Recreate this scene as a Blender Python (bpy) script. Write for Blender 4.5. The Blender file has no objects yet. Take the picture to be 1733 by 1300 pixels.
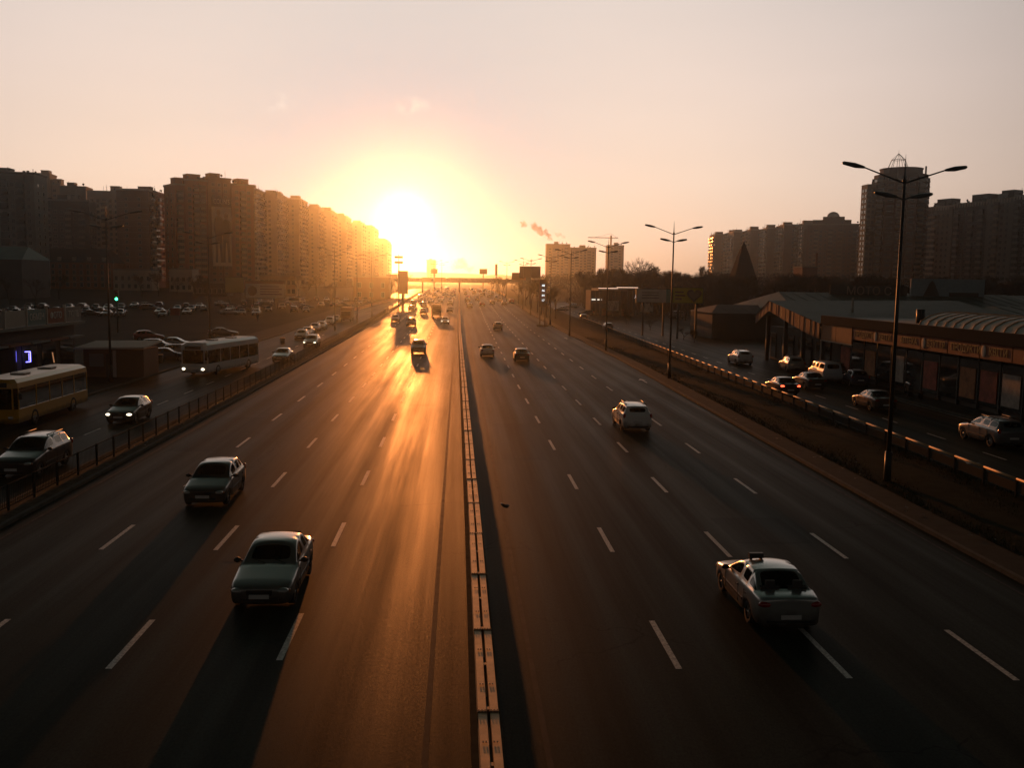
import bpy, bmesh, math, random
from mathutils import Vector, Matrix, noise
random.seed(7)
scene = bpy.context.scene
C = scene.collection
R = math.radians

# ------------------------------------------------------------------ camera
CAM_H, F_PX, PITCH, YAW, ROLL = 8.8, 1600.0, 0.1082, 0.0576, -0.0143
cam_d = bpy.data.cameras.new('camera')
cam = bpy.data.objects.new('camera', cam_d); C.objects.link(cam)
scene.camera = cam
cam_d.sensor_width = 36.0
cam_d.lens = 36.0 * F_PX / 1733.0
cam_d.clip_start, cam_d.clip_end = 0.1, 12000.0
_f0 = Vector((math.sin(YAW), math.cos(YAW), 0)); _r0 = Vector((math.cos(YAW), -math.sin(YAW), 0))
_fw = _f0 * math.cos(PITCH) - Vector((0, 0, 1)) * math.sin(PITCH)
_up = _f0 * math.sin(PITCH) + Vector((0, 0, 1)) * math.cos(PITCH)
_rr = _r0 * math.cos(ROLL) - _up * math.sin(ROLL)
_uu = _r0 * math.sin(ROLL) + _up * math.cos(ROLL)
_m = Matrix((_rr, _uu, -_fw)).transposed().to_4x4(); _m.translation = Vector((0, 0, CAM_H))
cam.matrix_world = _m

# ------------------------------------------------------------------ sun and sky
SUN_EL, SUN_AZ = R(3.55), R(-3.3)
SUN_DIR = Vector((math.sin(SUN_AZ) * math.cos(SUN_EL), math.cos(SUN_AZ) * math.cos(SUN_EL), math.sin(SUN_EL)))
sun_d = bpy.data.lights.new('sun', 'SUN'); sun_d.energy = 2.2; sun_d.angle = R(0.5)
sun_d.color = (1.0, 0.29, 0.06)
sun = bpy.data.objects.new('sun', sun_d); C.objects.link(sun)
sun.rotation_euler = (-SUN_DIR).to_track_quat('-Z', 'Y').to_euler()

world = bpy.data.worlds.new('World'); scene.world = world; world.use_nodes = True
nt = world.node_tree; nt.nodes.clear()
def N(t, **kw):
    n = nt.nodes.new(t)
    for k, v in kw.items(): setattr(n, k, v)
    return n
L = nt.links.new
sky = N('ShaderNodeTexSky', sky_type='NISHITA', sun_disc=False)
sky.sun_elevation = SUN_EL; sky.sun_rotation = SUN_AZ
sky.air_density = 1.0; sky.dust_density = 2.0; sky.ozone_density = 1.0
geo = N('ShaderNodeTexCoord')
sep = N('ShaderNodeSeparateXYZ'); L(geo.outputs['Generated'], sep.inputs[0])
# the evening sky's colour by height: peach near the horizon, pinkish grey above, and an unseen green zenith added to tint the ambient light
mr = N('ShaderNodeMapRange'); mr.inputs['From Min'].default_value = -0.2; mr.inputs['From Max'].default_value = 1.0
L(sep.outputs['Z'], mr.inputs[0])
ramp = N('ShaderNodeValToRGB'); L(mr.outputs[0], ramp.inputs[0])
def stops(r, lst):
    while len(r.color_ramp.elements) > 1: r.color_ramp.elements.remove(r.color_ramp.elements[-1])
    for i, (p, c) in enumerate(lst):
        e = r.color_ramp.elements[0] if i == 0 else r.color_ramp.elements.new(p)
        e.position = p; e.color = (*c, 1)
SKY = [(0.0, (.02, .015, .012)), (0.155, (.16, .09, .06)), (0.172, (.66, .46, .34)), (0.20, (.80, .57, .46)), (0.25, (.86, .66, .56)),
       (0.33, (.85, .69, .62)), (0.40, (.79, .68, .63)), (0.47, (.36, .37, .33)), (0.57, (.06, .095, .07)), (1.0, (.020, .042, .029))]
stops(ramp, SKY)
nsc = N('ShaderNodeVectorMath', operation='SCALE'); L(sky.outputs[0], nsc.inputs[0]); nsc.inputs['Scale'].default_value = 0.15
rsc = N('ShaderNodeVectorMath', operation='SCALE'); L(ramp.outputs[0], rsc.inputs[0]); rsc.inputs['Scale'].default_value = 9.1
add = N('ShaderNodeVectorMath', operation='ADD'); L(nsc.outputs[0], add.inputs[0]); L(rsc.outputs[0], add.inputs[1])
# the sky darkens away from the sun's side
dotn = N('ShaderNodeVectorMath', operation='DOT_PRODUCT'); L(geo.outputs['Generated'], dotn.inputs[0]); dotn.inputs[1].default_value = tuple(SUN_DIR)
md = N('ShaderNodeMapRange'); L(dotn.outputs['Value'], md.inputs[0]); md.inputs['From Min'].default_value = 0.55; md.inputs['From Max'].default_value = 0.99
md.inputs['To Min'].default_value = 0.10; md.inputs['To Max'].default_value = 1.0; md.interpolation_type = 'SMOOTHSTEP'
dim = N('ShaderNodeVectorMath', operation='SCALE'); L(add.outputs[0], dim.inputs[0]); L(md.outputs[0], dim.inputs['Scale'])
# towards the sun the sky is dimmed and blued to offset the haze's glow
mxn = N('ShaderNodeMath', operation='MAXIMUM'); L(dotn.outputs['Value'], mxn.inputs[0]); mxn.inputs[1].default_value = 0
pwn = N('ShaderNodeMath', operation='POWER'); L(mxn.outputs[0], pwn.inputs[0]); pwn.inputs[1].default_value = 60
near = N('ShaderNodeMixRGB'); L(pwn.outputs[0], near.inputs[0]); L(dim.outputs[0], near.inputs[1]); near.inputs[2].default_value = (2.2, 3.9, 5.1, 1)
cur = near
def glow(cur, power, col, k):
    mx = N('ShaderNodeMath', operation='MAXIMUM'); L(dotn.outputs['Value'], mx.inputs[0]); mx.inputs[1].default_value = 0
    pw = N('ShaderNodeMath', operation='POWER'); L(mx.outputs[0], pw.inputs[0]); pw.inputs[1].default_value = power
    cs = N('ShaderNodeVectorMath', operation='SCALE'); cs.inputs[0].default_value = col
    ml = N('ShaderNodeMath', operation='MULTIPLY'); L(pw.outputs[0], ml.inputs[0]); ml.inputs[1].default_value = k
    L(ml.outputs[0], cs.inputs['Scale'])
    a = N('ShaderNodeVectorMath', operation='ADD'); L(cur.outputs[0], a.inputs[0]); L(cs.outputs[0], a.inputs[1])
    return a
for p_, c_, k_ in ((1400, (1, .8, .6), 1.6), (7000, (1, .72, .45), 45.0)):
    cur = glow(cur, p_, c_, k_)
# faint uneven high haze and two small bright cloud puffs
nz = N('ShaderNodeTexNoise'); nz.inputs['Scale'].default_value = 1.0; nz.inputs['Detail'].default_value = 6
mpz = N('ShaderNodeMapping'); mpz.inputs['Scale'].default_value = (2.2, 2.2, 11.0); L(geo.outputs['Generated'], mpz.inputs[0]); L(mpz.outputs[0], nz.inputs['Vector'])
hzr = N('ShaderNodeMapRange'); L(nz.outputs['Fac'], hzr.inputs[0]); hzr.inputs['From Min'].default_value = .3; hzr.inputs['From Max'].default_value = .7; hzr.inputs['To Min'].default_value = .975; hzr.inputs['To Max'].default_value = 1.03
hsc = N('ShaderNodeVectorMath', operation='SCALE'); L(cur.outputs[0], hsc.inputs[0]); L(hzr.outputs[0], hsc.inputs['Scale']); cur = hsc
pf = N('ShaderNodeTexNoise'); pf.inputs['Scale'].default_value = 70.0; pf.inputs['Detail'].default_value = 5; L(geo.outputs['Generated'], pf.inputs['Vector'])
pfr = N('ShaderNodeMapRange'); L(pf.outputs['Fac'], pfr.inputs[0]); pfr.inputs['From Min'].default_value = .42; pfr.inputs['From Max'].default_value = .68
for cd, w_ in (((-.1808, .9683, .1727), .024), ((-.0472, .9836, .1744), .022)):
    cv = Vector(cd).normalized()
    sb = N('ShaderNodeVectorMath', operation='SUBTRACT'); L(geo.outputs['Generated'], sb.inputs[0]); sb.inputs[1].default_value = tuple(cv)
    ms = N('ShaderNodeVectorMath', operation='MULTIPLY'); L(sb.outputs[0], ms.inputs[0]); ms.inputs[1].default_value = (1, 1, 1.7)
    ln = N('ShaderNodeVectorMath', operation='LENGTH'); L(ms.outputs[0], ln.inputs[0])
    mm_ = N('ShaderNodeMapRange'); L(ln.outputs['Value'], mm_.inputs[0]); mm_.inputs['From Min'].default_value = w_; mm_.inputs['From Max'].default_value = 0; mm_.interpolation_type = 'SMOOTHSTEP'
    ml_ = N('ShaderNodeMath', operation='MULTIPLY'); L(mm_.outputs[0], ml_.inputs[0]); L(pfr.outputs[0], ml_.inputs[1])
    mx_ = N('ShaderNodeMixRGB'); L(ml_.outputs[0], mx_.inputs[0]); L(cur.outputs[0], mx_.inputs[1]); mx_.inputs[2].default_value = (8.5, 7.6, 6.7, 1); cur = mx_
bg = N('ShaderNodeBackground'); bg.inputs['Strength'].default_value = 0.1
out = N('ShaderNodeOutputWorld')
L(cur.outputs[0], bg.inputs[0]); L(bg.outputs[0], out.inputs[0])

scene.view_settings.view_transform = 'Standard'; scene.view_settings.look = 'None'
scene.view_settings.exposure = 0.0; scene.view_settings.gamma = 1.0; scene.view_settings.use_curve_mapping = False
scene.render.engine = 'CYCLES'
cy = scene.cycles
cy.use_denoising = True; cy.denoiser = 'OPENIMAGEDENOISE'
cy.max_bounces = 5; cy.diffuse_bounces = 2; cy.glossy_bounces = 3; cy.transmission_bounces = 4; cy.transparent_max_bounces = 12
cy.volume_bounces = 0; cy.volume_step_rate = 4; cy.volume_max_steps = 64
cy.sample_clamp_indirect = 4.0; cy.caustics_reflective = False; cy.caustics_refractive = False

# ------------------------------------------------------------------ places
def zg(y):                                   # the road rises a little towards the far footbridge
    t = min(1.0, max(0.0, (y - 150.0) / 350.0)); return 3.2 * t * t * (3 - 2 * t)
def ray(px, py):
    d = _rr * (px - 866.5) - _uu * (py - 650.0) + _fw * F_PX
    return d
def G(px, py):                               # ground point
    d = ray(px, py); z = 0.0
    for _ in range(60):
        t = (CAM_H - z) / -d.z; z = .5 * z + .5 * zg(d.y * t)
    return d.x * t, d.y * t
def atY(px, py, Y):
    d = ray(px, py); t = Y / d.y; return d.x * t, CAM_H + d.z * t
def onX(px, py, X):
    d = ray(px, py); t = X / d.x; return d.y * t, CAM_H + d.z * t

# ------------------------------------------------------------------ mesh helpers
class MB:
    def __init__(s): s.v = []; s.f = []; s.m = []; s.sm = []
    def add(s, vs, fs, mi=0, smooth=False):
        b = len(s.v); s.v += [tuple(v) for v in vs]
        for f in fs: s.f.append(tuple(b + i for i in f)); s.m.append(mi); s.sm.append(smooth)
    def box(s, x0, x1, y0, y1, z0, z1, mi=0):
        if x0 > x1: x0, x1 = x1, x0
        if y0 > y1: y0, y1 = y1, y0
        vs = [(x, y, z) for z in (z0, z1) for y in (y0, y1) for x in (x0, x1)]
        s.add(vs, [(0, 2, 3, 1), (4, 5, 7, 6), (0, 1, 5, 4), (2, 6, 7, 3), (0, 4, 6, 2), (1, 3, 7, 5)], mi)
        return s
    def obox(s, c, ux, uy, uz, mi=0):          # oriented box, half vectors
        c = Vector(c); ux = Vector(ux); uy = Vector(uy); uz = Vector(uz)
        vs = [c + ux * a + uy * b + uz * d for d in (-1, 1) for b in (-1, 1) for a in (-1, 1)]
        s.add(vs, [(0, 2, 3, 1), (4, 5, 7, 6), (0, 1, 5, 4), (2, 6, 7, 3), (0, 4, 6, 2), (1, 3, 7, 5)], mi); return s
    def tube(s, p0, p1, r0, r1=None, n=8, mi=0, cap=True):
        r1 = r0 if r1 is None else r1
        p0 = Vector(p0); p1 = Vector(p1); d = (p1 - p0).normalized()
        a = d.orthogonal().normalized(); b = d.cross(a)
        vs = []
        for p, r in ((p0, r0), (p1, r1)):
            vs += [p + (a * math.cos(2 * math.pi * i / n) + b * math.sin(2 * math.pi * i / n)) * r for i in range(n)]
        fs = [(i, (i + 1) % n, n + (i + 1) % n, n + i) for i in range(n)]
        if cap: fs += [tuple(range(n - 1, -1, -1)), tuple(range(n, 2 * n))]
        s.add(vs, fs, mi, n > 5); return s
    def prism(s, poly, axis, a, b, mi=0):       # poly in the two other axes
        def P(u, v, w): return {'x': (w, u, v), 'y': (u, w, v), 'z': (u, v, w)}[axis]
        n = len(poly)
        vs = [P(u, v, a) for u, v in poly] + [P(u, v, b) for u, v in poly]
        fs = [(i, (i + 1) % n, n + (i + 1) % n, n + i) for i in range(n)] + [tuple(range(n - 1, -1, -1)), tuple(range(n, 2 * n))]
        s.add(vs, fs, mi); return s
    def quad(s, *p, mi=0): s.add(p, [tuple(range(len(p)))], mi); return s
    def ball(s, c, rx, ry, rz, n=8, m=5, mi=0):
        vs = []; fs = []
        for j in range(m + 1):
            t = math.pi * j / m
            for i in range(n):
                a = 2 * math.pi * i / n
                vs.append((c[0] + rx * math.sin(t) * math.cos(a), c[1] + ry * math.sin(t) * math.sin(a), c[2] + rz * math.cos(t)))
        for j in range(m):
            for i in range(n): fs.append((j * n + i, (j + 1) * n + i, (j + 1) * n + (i + 1) % n, j * n + (i + 1) % n))
        s.add(vs, fs, mi, True); return s
    def mesh(s, name, mats):
        me = bpy.data.meshes.new(name); me.from_pydata(s.v, [], s.f)
        for m in (mats if isinstance(mats, (list, tuple)) else [mats]): me.materials.append(m)
        me.polygons.foreach_set('material_index', s.m); me.polygons.foreach_set('use_smooth', s.sm); me.update()
        bm = bmesh.new(); bm.from_mesh(me); bmesh.ops.recalc_face_normals(bm, faces=bm.faces); bm.to_mesh(me); bm.free()
        return me
    def build(s, name, mats, parent=None, loc=None):
        o = bpy.data.objects.new(name, s.mesh(name, mats)); C.objects.link(o)
        if parent: o.parent = parent
        if loc: o.location = loc
        return o

def new_obj(name, me, parent=None, loc=None):
    o = bpy.data.objects.new(name, me); C.objects.link(o)
    if parent: o.parent = parent
    if loc: o.location = loc
    return o
def thing(name, label, cat, loc=(0, 0, 0), rz=0, group=None):
    o = bpy.data.objects.new(name, None); C.objects.link(o); o.location = loc; o.rotation_euler = (0, 0, rz)
    return tag(o, label, cat, group)
def tag(o, label=None, cat=None, group=None, kind=None):
    if label: o['label'] = label
    if cat: o['category'] = cat
    if group: o['group'] = group
    if kind: o['kind'] = kind
    return o
def dup(root, loc, rz=0, label=None, group=None, scale=None):
    r = root.copy(); C.objects.link(r); r.location = loc; r.rotation_euler = (0, 0, rz)
    if scale: r.scale = scale
    if label: r['label'] = label
    if group: r['group'] = group
    for ch in root.children:
        c = ch.copy(); C.objects.link(c); c.parent = r
        for g in ch.children:
            d = g.copy(); C.objects.link(d); d.parent = c
    return r

# ------------------------------------------------------------------ materials
def mat(name, col, rough=0.7, metal=0.0, spec=0.5, var=0.0, scale=3.0, bump=0.0, bscale=30.0, emit=None, estr=0, coat=0.0, alpha=None):
    m = bpy.data.materials.new(name); m.use_nodes = True; t = m.node_tree
    b = t.nodes['Principled BSDF']
    b.inputs['Base Color'].default_value = (*col, 1); b.inputs['Roughness'].default_value = rough
    b.inputs['Metallic'].default_value = metal; b.inputs['Specular IOR Level'].default_value = spec
    b.inputs['Coat Weight'].default_value = coat; b.inputs['Coat Roughness'].default_value = 0.08
    if emit: b.inputs['Emission Color'].default_value = (*emit, 1); b.inputs['Emission Strength'].default_value = estr
    tc = t.nodes.new('ShaderNodeTexCoord')
    if var:
        n = t.nodes.new('ShaderNodeTexNoise'); n.inputs['Scale'].default_value = scale; n.inputs['Detail'].default_value = 6; n.inputs['Roughness'].default_value = .65
        t.links.new(tc.outputs['Object'], n.inputs['Vector'])
        r = t.nodes.new('ShaderNodeValToRGB')
        r.color_ramp.elements[0].position = .3; r.color_ramp.elements[1].position = .7
        r.color_ramp.elements[0].color = (*[c * (1 - var) for c in col], 1); r.color_ramp.elements[1].color = (*[min(1, c * (1 + var)) for c in col], 1)
        t.links.new(n.outputs['Fac'], r.inputs[0]); t.links.new(r.outputs[0], b.inputs['Base Color'])
    if bump:
        n2 = t.nodes.new('ShaderNodeTexNoise'); n2.inputs['Scale'].default_value = bscale; n2.inputs['Detail'].default_value = 4
        t.links.new(tc.outputs['Object'], n2.inputs['Vector'])
        bp = t.nodes.new('ShaderNodeBump'); bp.inputs['Strength'].default_value = bump; bp.inputs['Distance'].default_value = .02
        t.links.new(n2.outputs['Fac'], bp.inputs['Height']); t.links.new(bp.outputs[0], b.inputs['Normal'])
    return m

def asphalt_mat(name, base=0.03, lanes=True):
    m = bpy.data.materials.new(name); m.use_nodes = True; t = m.node_tree; b = t.nodes['Principled BSDF']; Lk = t.links.new
    g = t.nodes.new('ShaderNodeNewGeometry')
    def noise_(scale_xyz, sc=1.0, det=6, rough=.6):
        mp = t.nodes.new('ShaderNodeMapping'); mp.inputs['Scale'].default_value = scale_xyz; Lk(g.outputs['Position'], mp.inputs[0])
        n = t.nodes.new('ShaderNodeTexNoise'); n.inputs['Scale'].default_value = sc; n.inputs['Detail'].default_value = det; n.inputs['Roughness'].default_value = rough
        Lk(mp.outputs[0], n.inputs['Vector']); return n.outputs['Fac']
    def mth(op, a, b_=None, c=None):
        n = t.nodes.new('ShaderNodeMath'); n.operation = op
        for i, v in enumerate((a, b_, c)):
            if v is None: continue
            if isinstance(v, (int, float)): n.inputs[i].default_value = v
            else: Lk(v, n.inputs[i])
        return n.outputs[0]
    streak = noise_((1.3, .022, 1), 1.0, 6, .68)          # wear drawn out along the driving direction
    patch = noise_((.22, .05, 1), 1.0, 4, .5)
    fine = noise_((1, .6, 1), 19.0, 5, .75)
    sepx = t.nodes.new('ShaderNodeSeparateXYZ'); Lk(g.outputs['Position'], sepx.inputs[0])
    # wheel paths: two per lane, 3.76 m lanes
    tr = mth('COSINE', mth('MULTIPLY', mth('SUBTRACT', sepx.outputs['X'], 0.42), 2 * math.pi / 1.88))
    mix = mth('ADD', mth('MULTIPLY', streak, .75), mth('MULTIPLY', patch, .35))
    mix = mth('ADD', mix, mth('MULTIPLY', tr, .055 if lanes else 0.0))
    r1 = t.nodes.new('ShaderNodeMapRange'); Lk(mix, r1.inputs[0]); r1.inputs['From Min'].default_value = .38; r1.inputs['From Max'].default_value = .72
    col = t.nodes.new('ShaderNodeMapRange'); Lk(r1.outputs[0], col.inputs[0]); col.inputs['To Min'].default_value = base * .62; col.inputs['To Max'].default_value = base * 1.35
    colf = mth('MULTIPLY', col.outputs[0], mth('ADD', mth('MULTIPLY', fine, 2.6), -.3))
    vor = t.nodes.new('ShaderNodeTexVoronoi'); vor.feature = 'DISTANCE_TO_EDGE'; vor.inputs['Scale'].default_value = .16
    wv = t.nodes.new('ShaderNodeVectorMath'); wv.operation = 'ADD'; nn = t.nodes.new('ShaderNodeTexNoise'); nn.inputs['Scale'].default_value = .9; nn.inputs['Detail'].default_value = 5; Lk(g.outputs['Position'], nn.inputs['Vector'])
    Lk(g.outputs['Position'], wv.inputs[0]); Lk(nn.outputs['Color'], wv.inputs[1]); Lk(wv.outputs[0], vor.inputs['Vector'])
    crk = t.nodes.new('ShaderNodeMapRange'); Lk(vor.outputs['Distance'], crk.inputs[0]); crk.inputs['From Min'].default_value = .0012; crk.inputs['From Max'].default_value = .005; crk.inputs['To Min'].default_value = .35
    gate = t.nodes.new('ShaderNodeMapRange'); Lk(noise_((.12, .05, 1), 1.0, 3, .5), gate.inputs[0]); gate.inputs['From Min'].default_value = .5; gate.inputs['From Max'].default_value = .6
    cmix = mth('ADD', mth('MULTIPLY', crk.outputs[0], gate.outputs[0]), mth('SUBTRACT', 1.0, gate.outputs[0]))
    colf = mth('MULTIPLY', colf, cmix)
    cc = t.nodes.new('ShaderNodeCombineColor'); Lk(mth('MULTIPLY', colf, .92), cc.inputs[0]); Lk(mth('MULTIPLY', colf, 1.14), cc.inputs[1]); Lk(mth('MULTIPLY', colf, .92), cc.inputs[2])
    Lk(cc.outputs[0], b.inputs['Base Color'])
    ro = t.nodes.new('ShaderNodeMapRange'); Lk(r1.outputs[0], ro.inputs[0]); ro.inputs['To Min'].default_value = .56; ro.inputs['To Max'].default_value = .41
    Lk(mth('ADD', ro.outputs[0], mth('MULTIPLY', mth('SUBTRACT', fine, .5), .55)), b.inputs['Roughness']); b.inputs['Specular IOR Level'].default_value = .008
    bp = t.nodes.new('ShaderNodeBump'); bp.inputs['Strength'].default_value = .4; bp.inputs['Distance'].default_value = .01
    Lk(noise_((1, 1, 1), 38.0, 3, .7), bp.inputs['Height']); Lk(bp.outputs[0], b.inputs['Normal'])
    return m

def glass_mat(name, tint=(.35, .4, .38), rough=.03, mixv=.9):
    m = bpy.data.materials.new(name); m.use_nodes = True; t = m.node_tree; t.nodes.clear()
    o = t.nodes.new('ShaderNodeOutputMaterial'); tr = t.nodes.new('ShaderNodeBsdfTransparent'); tr.inputs[0].default_value = (*tint, 1)
    gl = t.nodes.new('ShaderNodeBsdfGlossy'); gl.inputs['Roughness'].default_value = rough; gl.inputs[0].default_value = (.9, .92, .9, 1)
    fr = t.nodes.new('ShaderNodeFresnel'); fr.inputs[0].default_value = 1.5
    fm = t.nodes.new('ShaderNodeMath'); fm.operation = 'MULTIPLY'; fm.inputs[1].default_value = mixv; t.links.new(fr.outputs[0], fm.inputs[0])
    mx = t.nodes.new('ShaderNodeMixShader'); t.links.new(fm.outputs[0], mx.inputs[0]); t.links.new(tr.outputs[0], mx.inputs[1]); t.links.new(gl.outputs[0], mx.inputs[2])
    t.links.new(mx.outputs[0], o.inputs[0]); return m

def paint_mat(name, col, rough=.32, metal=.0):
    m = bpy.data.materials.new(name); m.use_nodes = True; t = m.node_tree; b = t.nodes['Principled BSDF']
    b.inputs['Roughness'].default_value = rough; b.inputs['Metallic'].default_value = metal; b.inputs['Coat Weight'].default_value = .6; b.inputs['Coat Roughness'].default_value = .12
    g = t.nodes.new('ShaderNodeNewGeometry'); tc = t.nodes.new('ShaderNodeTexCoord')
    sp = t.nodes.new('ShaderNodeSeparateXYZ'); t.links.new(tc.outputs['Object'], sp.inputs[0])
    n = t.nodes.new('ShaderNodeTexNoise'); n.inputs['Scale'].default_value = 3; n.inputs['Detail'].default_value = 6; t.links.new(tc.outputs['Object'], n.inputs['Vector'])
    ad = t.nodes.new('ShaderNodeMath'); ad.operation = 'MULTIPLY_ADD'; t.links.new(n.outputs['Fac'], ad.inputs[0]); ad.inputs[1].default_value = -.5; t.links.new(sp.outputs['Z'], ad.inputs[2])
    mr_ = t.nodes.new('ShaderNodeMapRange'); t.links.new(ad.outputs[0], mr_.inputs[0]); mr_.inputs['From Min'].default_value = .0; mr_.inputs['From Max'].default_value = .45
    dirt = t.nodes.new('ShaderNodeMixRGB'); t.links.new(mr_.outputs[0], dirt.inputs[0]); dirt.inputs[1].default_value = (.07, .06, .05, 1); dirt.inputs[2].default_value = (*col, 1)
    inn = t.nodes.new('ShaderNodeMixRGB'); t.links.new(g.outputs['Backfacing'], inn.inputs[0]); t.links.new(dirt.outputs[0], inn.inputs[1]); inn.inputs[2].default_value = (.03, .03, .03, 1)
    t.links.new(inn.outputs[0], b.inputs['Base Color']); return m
# ------------------------------------------------------------------ setting: ground, roads, kerbs
M = {}
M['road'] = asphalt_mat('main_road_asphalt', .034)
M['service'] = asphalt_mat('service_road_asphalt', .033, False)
M['lot'] = mat('yard_ground', (.026, .027, .021), .95, spec=.03, var=.35, scale=.08, bump=.3, bscale=6)
M['verge'] = mat('verge_soil', (.022, .026, .015), .95, spec=.02, var=.5, scale=1.2, bump=.8, bscale=12)
M['walk'] = mat('pavement', (.045, .046, .038), .9, spec=.06, var=.25, scale=1.5, bump=.3, bscale=20)
M['kerb'] = mat('kerb_stone', (.09, .088, .075), .9, spec=.1, var=.25, scale=2, bump=.3, bscale=20)
M['line'] = mat('road_paint', (.46, .46, .42), .55, spec=.18, var=.6, scale=14)
M['faint'] = mat('worn_edge_paint', (.045, .043, .038), .7, spec=.05, var=.5, scale=2)
M['dust'] = mat('sandy_dust', (.07, .06, .042), .95, spec=.05, var=.4, scale=2.5)
M['hill'] = mat('far_hills', (.06, .06, .045), .95, var=.3, scale=.01)

def ystations(y0, y1, fine=12.0):
    ys = [y0]; y = y0
    while y < y1: y = min(y1, y + (fine if y < 560 else 150)); ys.append(y)
    return ys
def val(f, y): return f(y) if callable(f) else f
def ribbon(mb, xa, xb, y0, y1, dz, mi=0, step=12.0):
    ys = ystations(y0, y1, step)
    vs = []
    for y in ys: vs += [(val(xa, y), y, zg(y) + dz), (val(xb, y), y, zg(y) + dz)]
    mb.add(vs, [(2 * i, 2 * i + 1, 2 * i + 3, 2 * i + 2) for i in range(len(ys) - 1)], mi)
def bar(mb, xa, xb, y0, y1, za, zb, step=12.0, mi=0):     # solid strip following the ground
    ys = ystations(y0, y1, step); vs = []
    for y in ys:
        z = zg(y); a, b = val(xa, y), val(xb, y)
        vs += [(a, y, z + za), (b, y, z + za), (b, y, z + zb), (a, y, z + zb)]
    fs = []
    for i in range(len(ys) - 1):
        p, q = 4 * i, 4 * i + 4
        for k in range(4): fs.append((p + k, p + (k + 1) % 4, q + (k + 1) % 4, q + k))
    fs += [(0, 1, 2, 3), tuple(4 * (len(ys) - 1) + k for k in (3, 2, 1, 0))]
    mb.add(vs, fs, mi)
def struct(o): o['kind'] = 'structure'; return o

# ground sheet to the horizon
gm = MB(); xs = [-1500, -700, -300, -120, -40, 40, 120, 300, 700, 1500]; ys = [-90, -30] + [30 + 15 * i for i in range(38)] + [700, 1000, 1500, 2200, 3260]
vs = [(x, y, zg(y) - .02) for y in ys for x in xs]; n = len(xs)
gm.add(vs, [(j * n + i, j * n + i + 1, (j + 1) * n + i + 1, (j + 1) * n + i) for j in range(len(ys) - 1) for i in range(n - 1)])
struct(gm.build('ground', M['lot']))

def kl(y): return -15.75 - (max(0, y - 75) * .0085 if y < 250 else 1.5)      # left kerb of the main road
def kr(y): return 16.9 + min(1.6, max(0, y - 35) * .022)                     # right kerb
def rail_x(y): return 23.3 + min(4.0, max(0, y - 35) * .026)                 # guard rail along the right service road
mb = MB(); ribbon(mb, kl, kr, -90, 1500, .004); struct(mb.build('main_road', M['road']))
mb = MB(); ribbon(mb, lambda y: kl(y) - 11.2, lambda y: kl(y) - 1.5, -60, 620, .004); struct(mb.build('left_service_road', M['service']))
mb = MB(); ribbon(mb, lambda y: rail_x(y) + .5, lambda y: 34.5, -60, 330, .004); struct(mb.build('right_service_road', M['service']))
mb = MB(); ribbon(mb, 34.5, 70, 76, 330, .008); struct(mb.build('right_parking_ground', M['service']))
mb = MB(); bar(mb, lambda y: kl(y) - .18, kl, -60, 620, -.05, .14); bar(mb, lambda y: kl(y) - 1.5, lambda y: kl(y) - 1.34, -60, 260, -.05, .13)
bar(mb, kr, lambda y: kr(y) + .18, -60, 620, -.05, .14); bar(mb, lambda y: kl(y) - 11.4, lambda y: kl(y) - 11.2, -60, 400, -.05, .14)
bar(mb, 34.5, 34.7, 30, 74, -.05, .16)
struct(mb.build('kerbs', M['kerb']))
mb = MB(); ribbon(mb, lambda y: kl(y) - 1.34, lambda y: kl(y) - .18, -60, 260, .11); struct(mb.build('left_divider_strip', M['dust']))
mb = MB(); ribbon(mb, lambda y: kr(y) + .18, lambda y: kr(y) + 1.5, -60, 400, .10); struct(mb.build('right_footpath', M['walk']))
mb = MB(); ribbon(mb, lambda y: kl(y) - 16, lambda y: kl(y) - 11.4, -60, 400, .10); struct(mb.build('left_pavement', M['walk']))
mb = MB(); ribbon(mb, 34.7, 41, 30, 74, .12); struct(mb.build('bus_stop_pavement', M['walk']))
# the rough verge between the main road and the right-hand rail
random.seed(3)
ys = [-60 + 3 * i for i in range(150)]
vs = []; K = 7
for j, y in enumerate(ys):
    a, b = kr(y) + 1.5, rail_x(y) + .5
    for i in range(K):
        t = i / (K - 1); z = zg(y) + .10 + (0 if i in (0, K - 1) else random.uniform(-.05, .12) + .12 * math.sin(math.pi * t))
        vs.append((a + (b - a) * t, y, z))
mb = MB(); mb.add(vs, [(j * K + i, j * K + i + 1, (j + 1) * K + i + 1, (j + 1) * K + i) for j in range(len(ys) - 1) for i in range(K - 1)], 0, True)
struct(mb.build('right_verge', M['verge']))
def ground_litter():
    q = MB()
    for i in range(420):
        y = random.uniform(22, 130); x = random.uniform(kr(y) + .3, rail_x(y)) if i % 3 else random.uniform(kl(y) - 1.2, kl(y) - .3)
        a = random.uniform(0, 6.28); r = random.uniform(.03, .10); z = zg(y) + .135 + random.uniform(0, .05)
        q.add([(x + r * math.cos(a), y + r * math.sin(a), z), (x + r * math.cos(a + 1.8), y + r * math.sin(a + 1.8), z + .02), (x + r * math.cos(a + 3.4), y + r * math.sin(a + 3.4), z), (x + r * math.cos(a + 4.7), y + r * math.sin(a + 4.7), z + .03)], [(0, 1, 2, 3)])
    return q.build('litter', mat('paper_litter', (.22, .21, .18), .9, var=.4))
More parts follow.
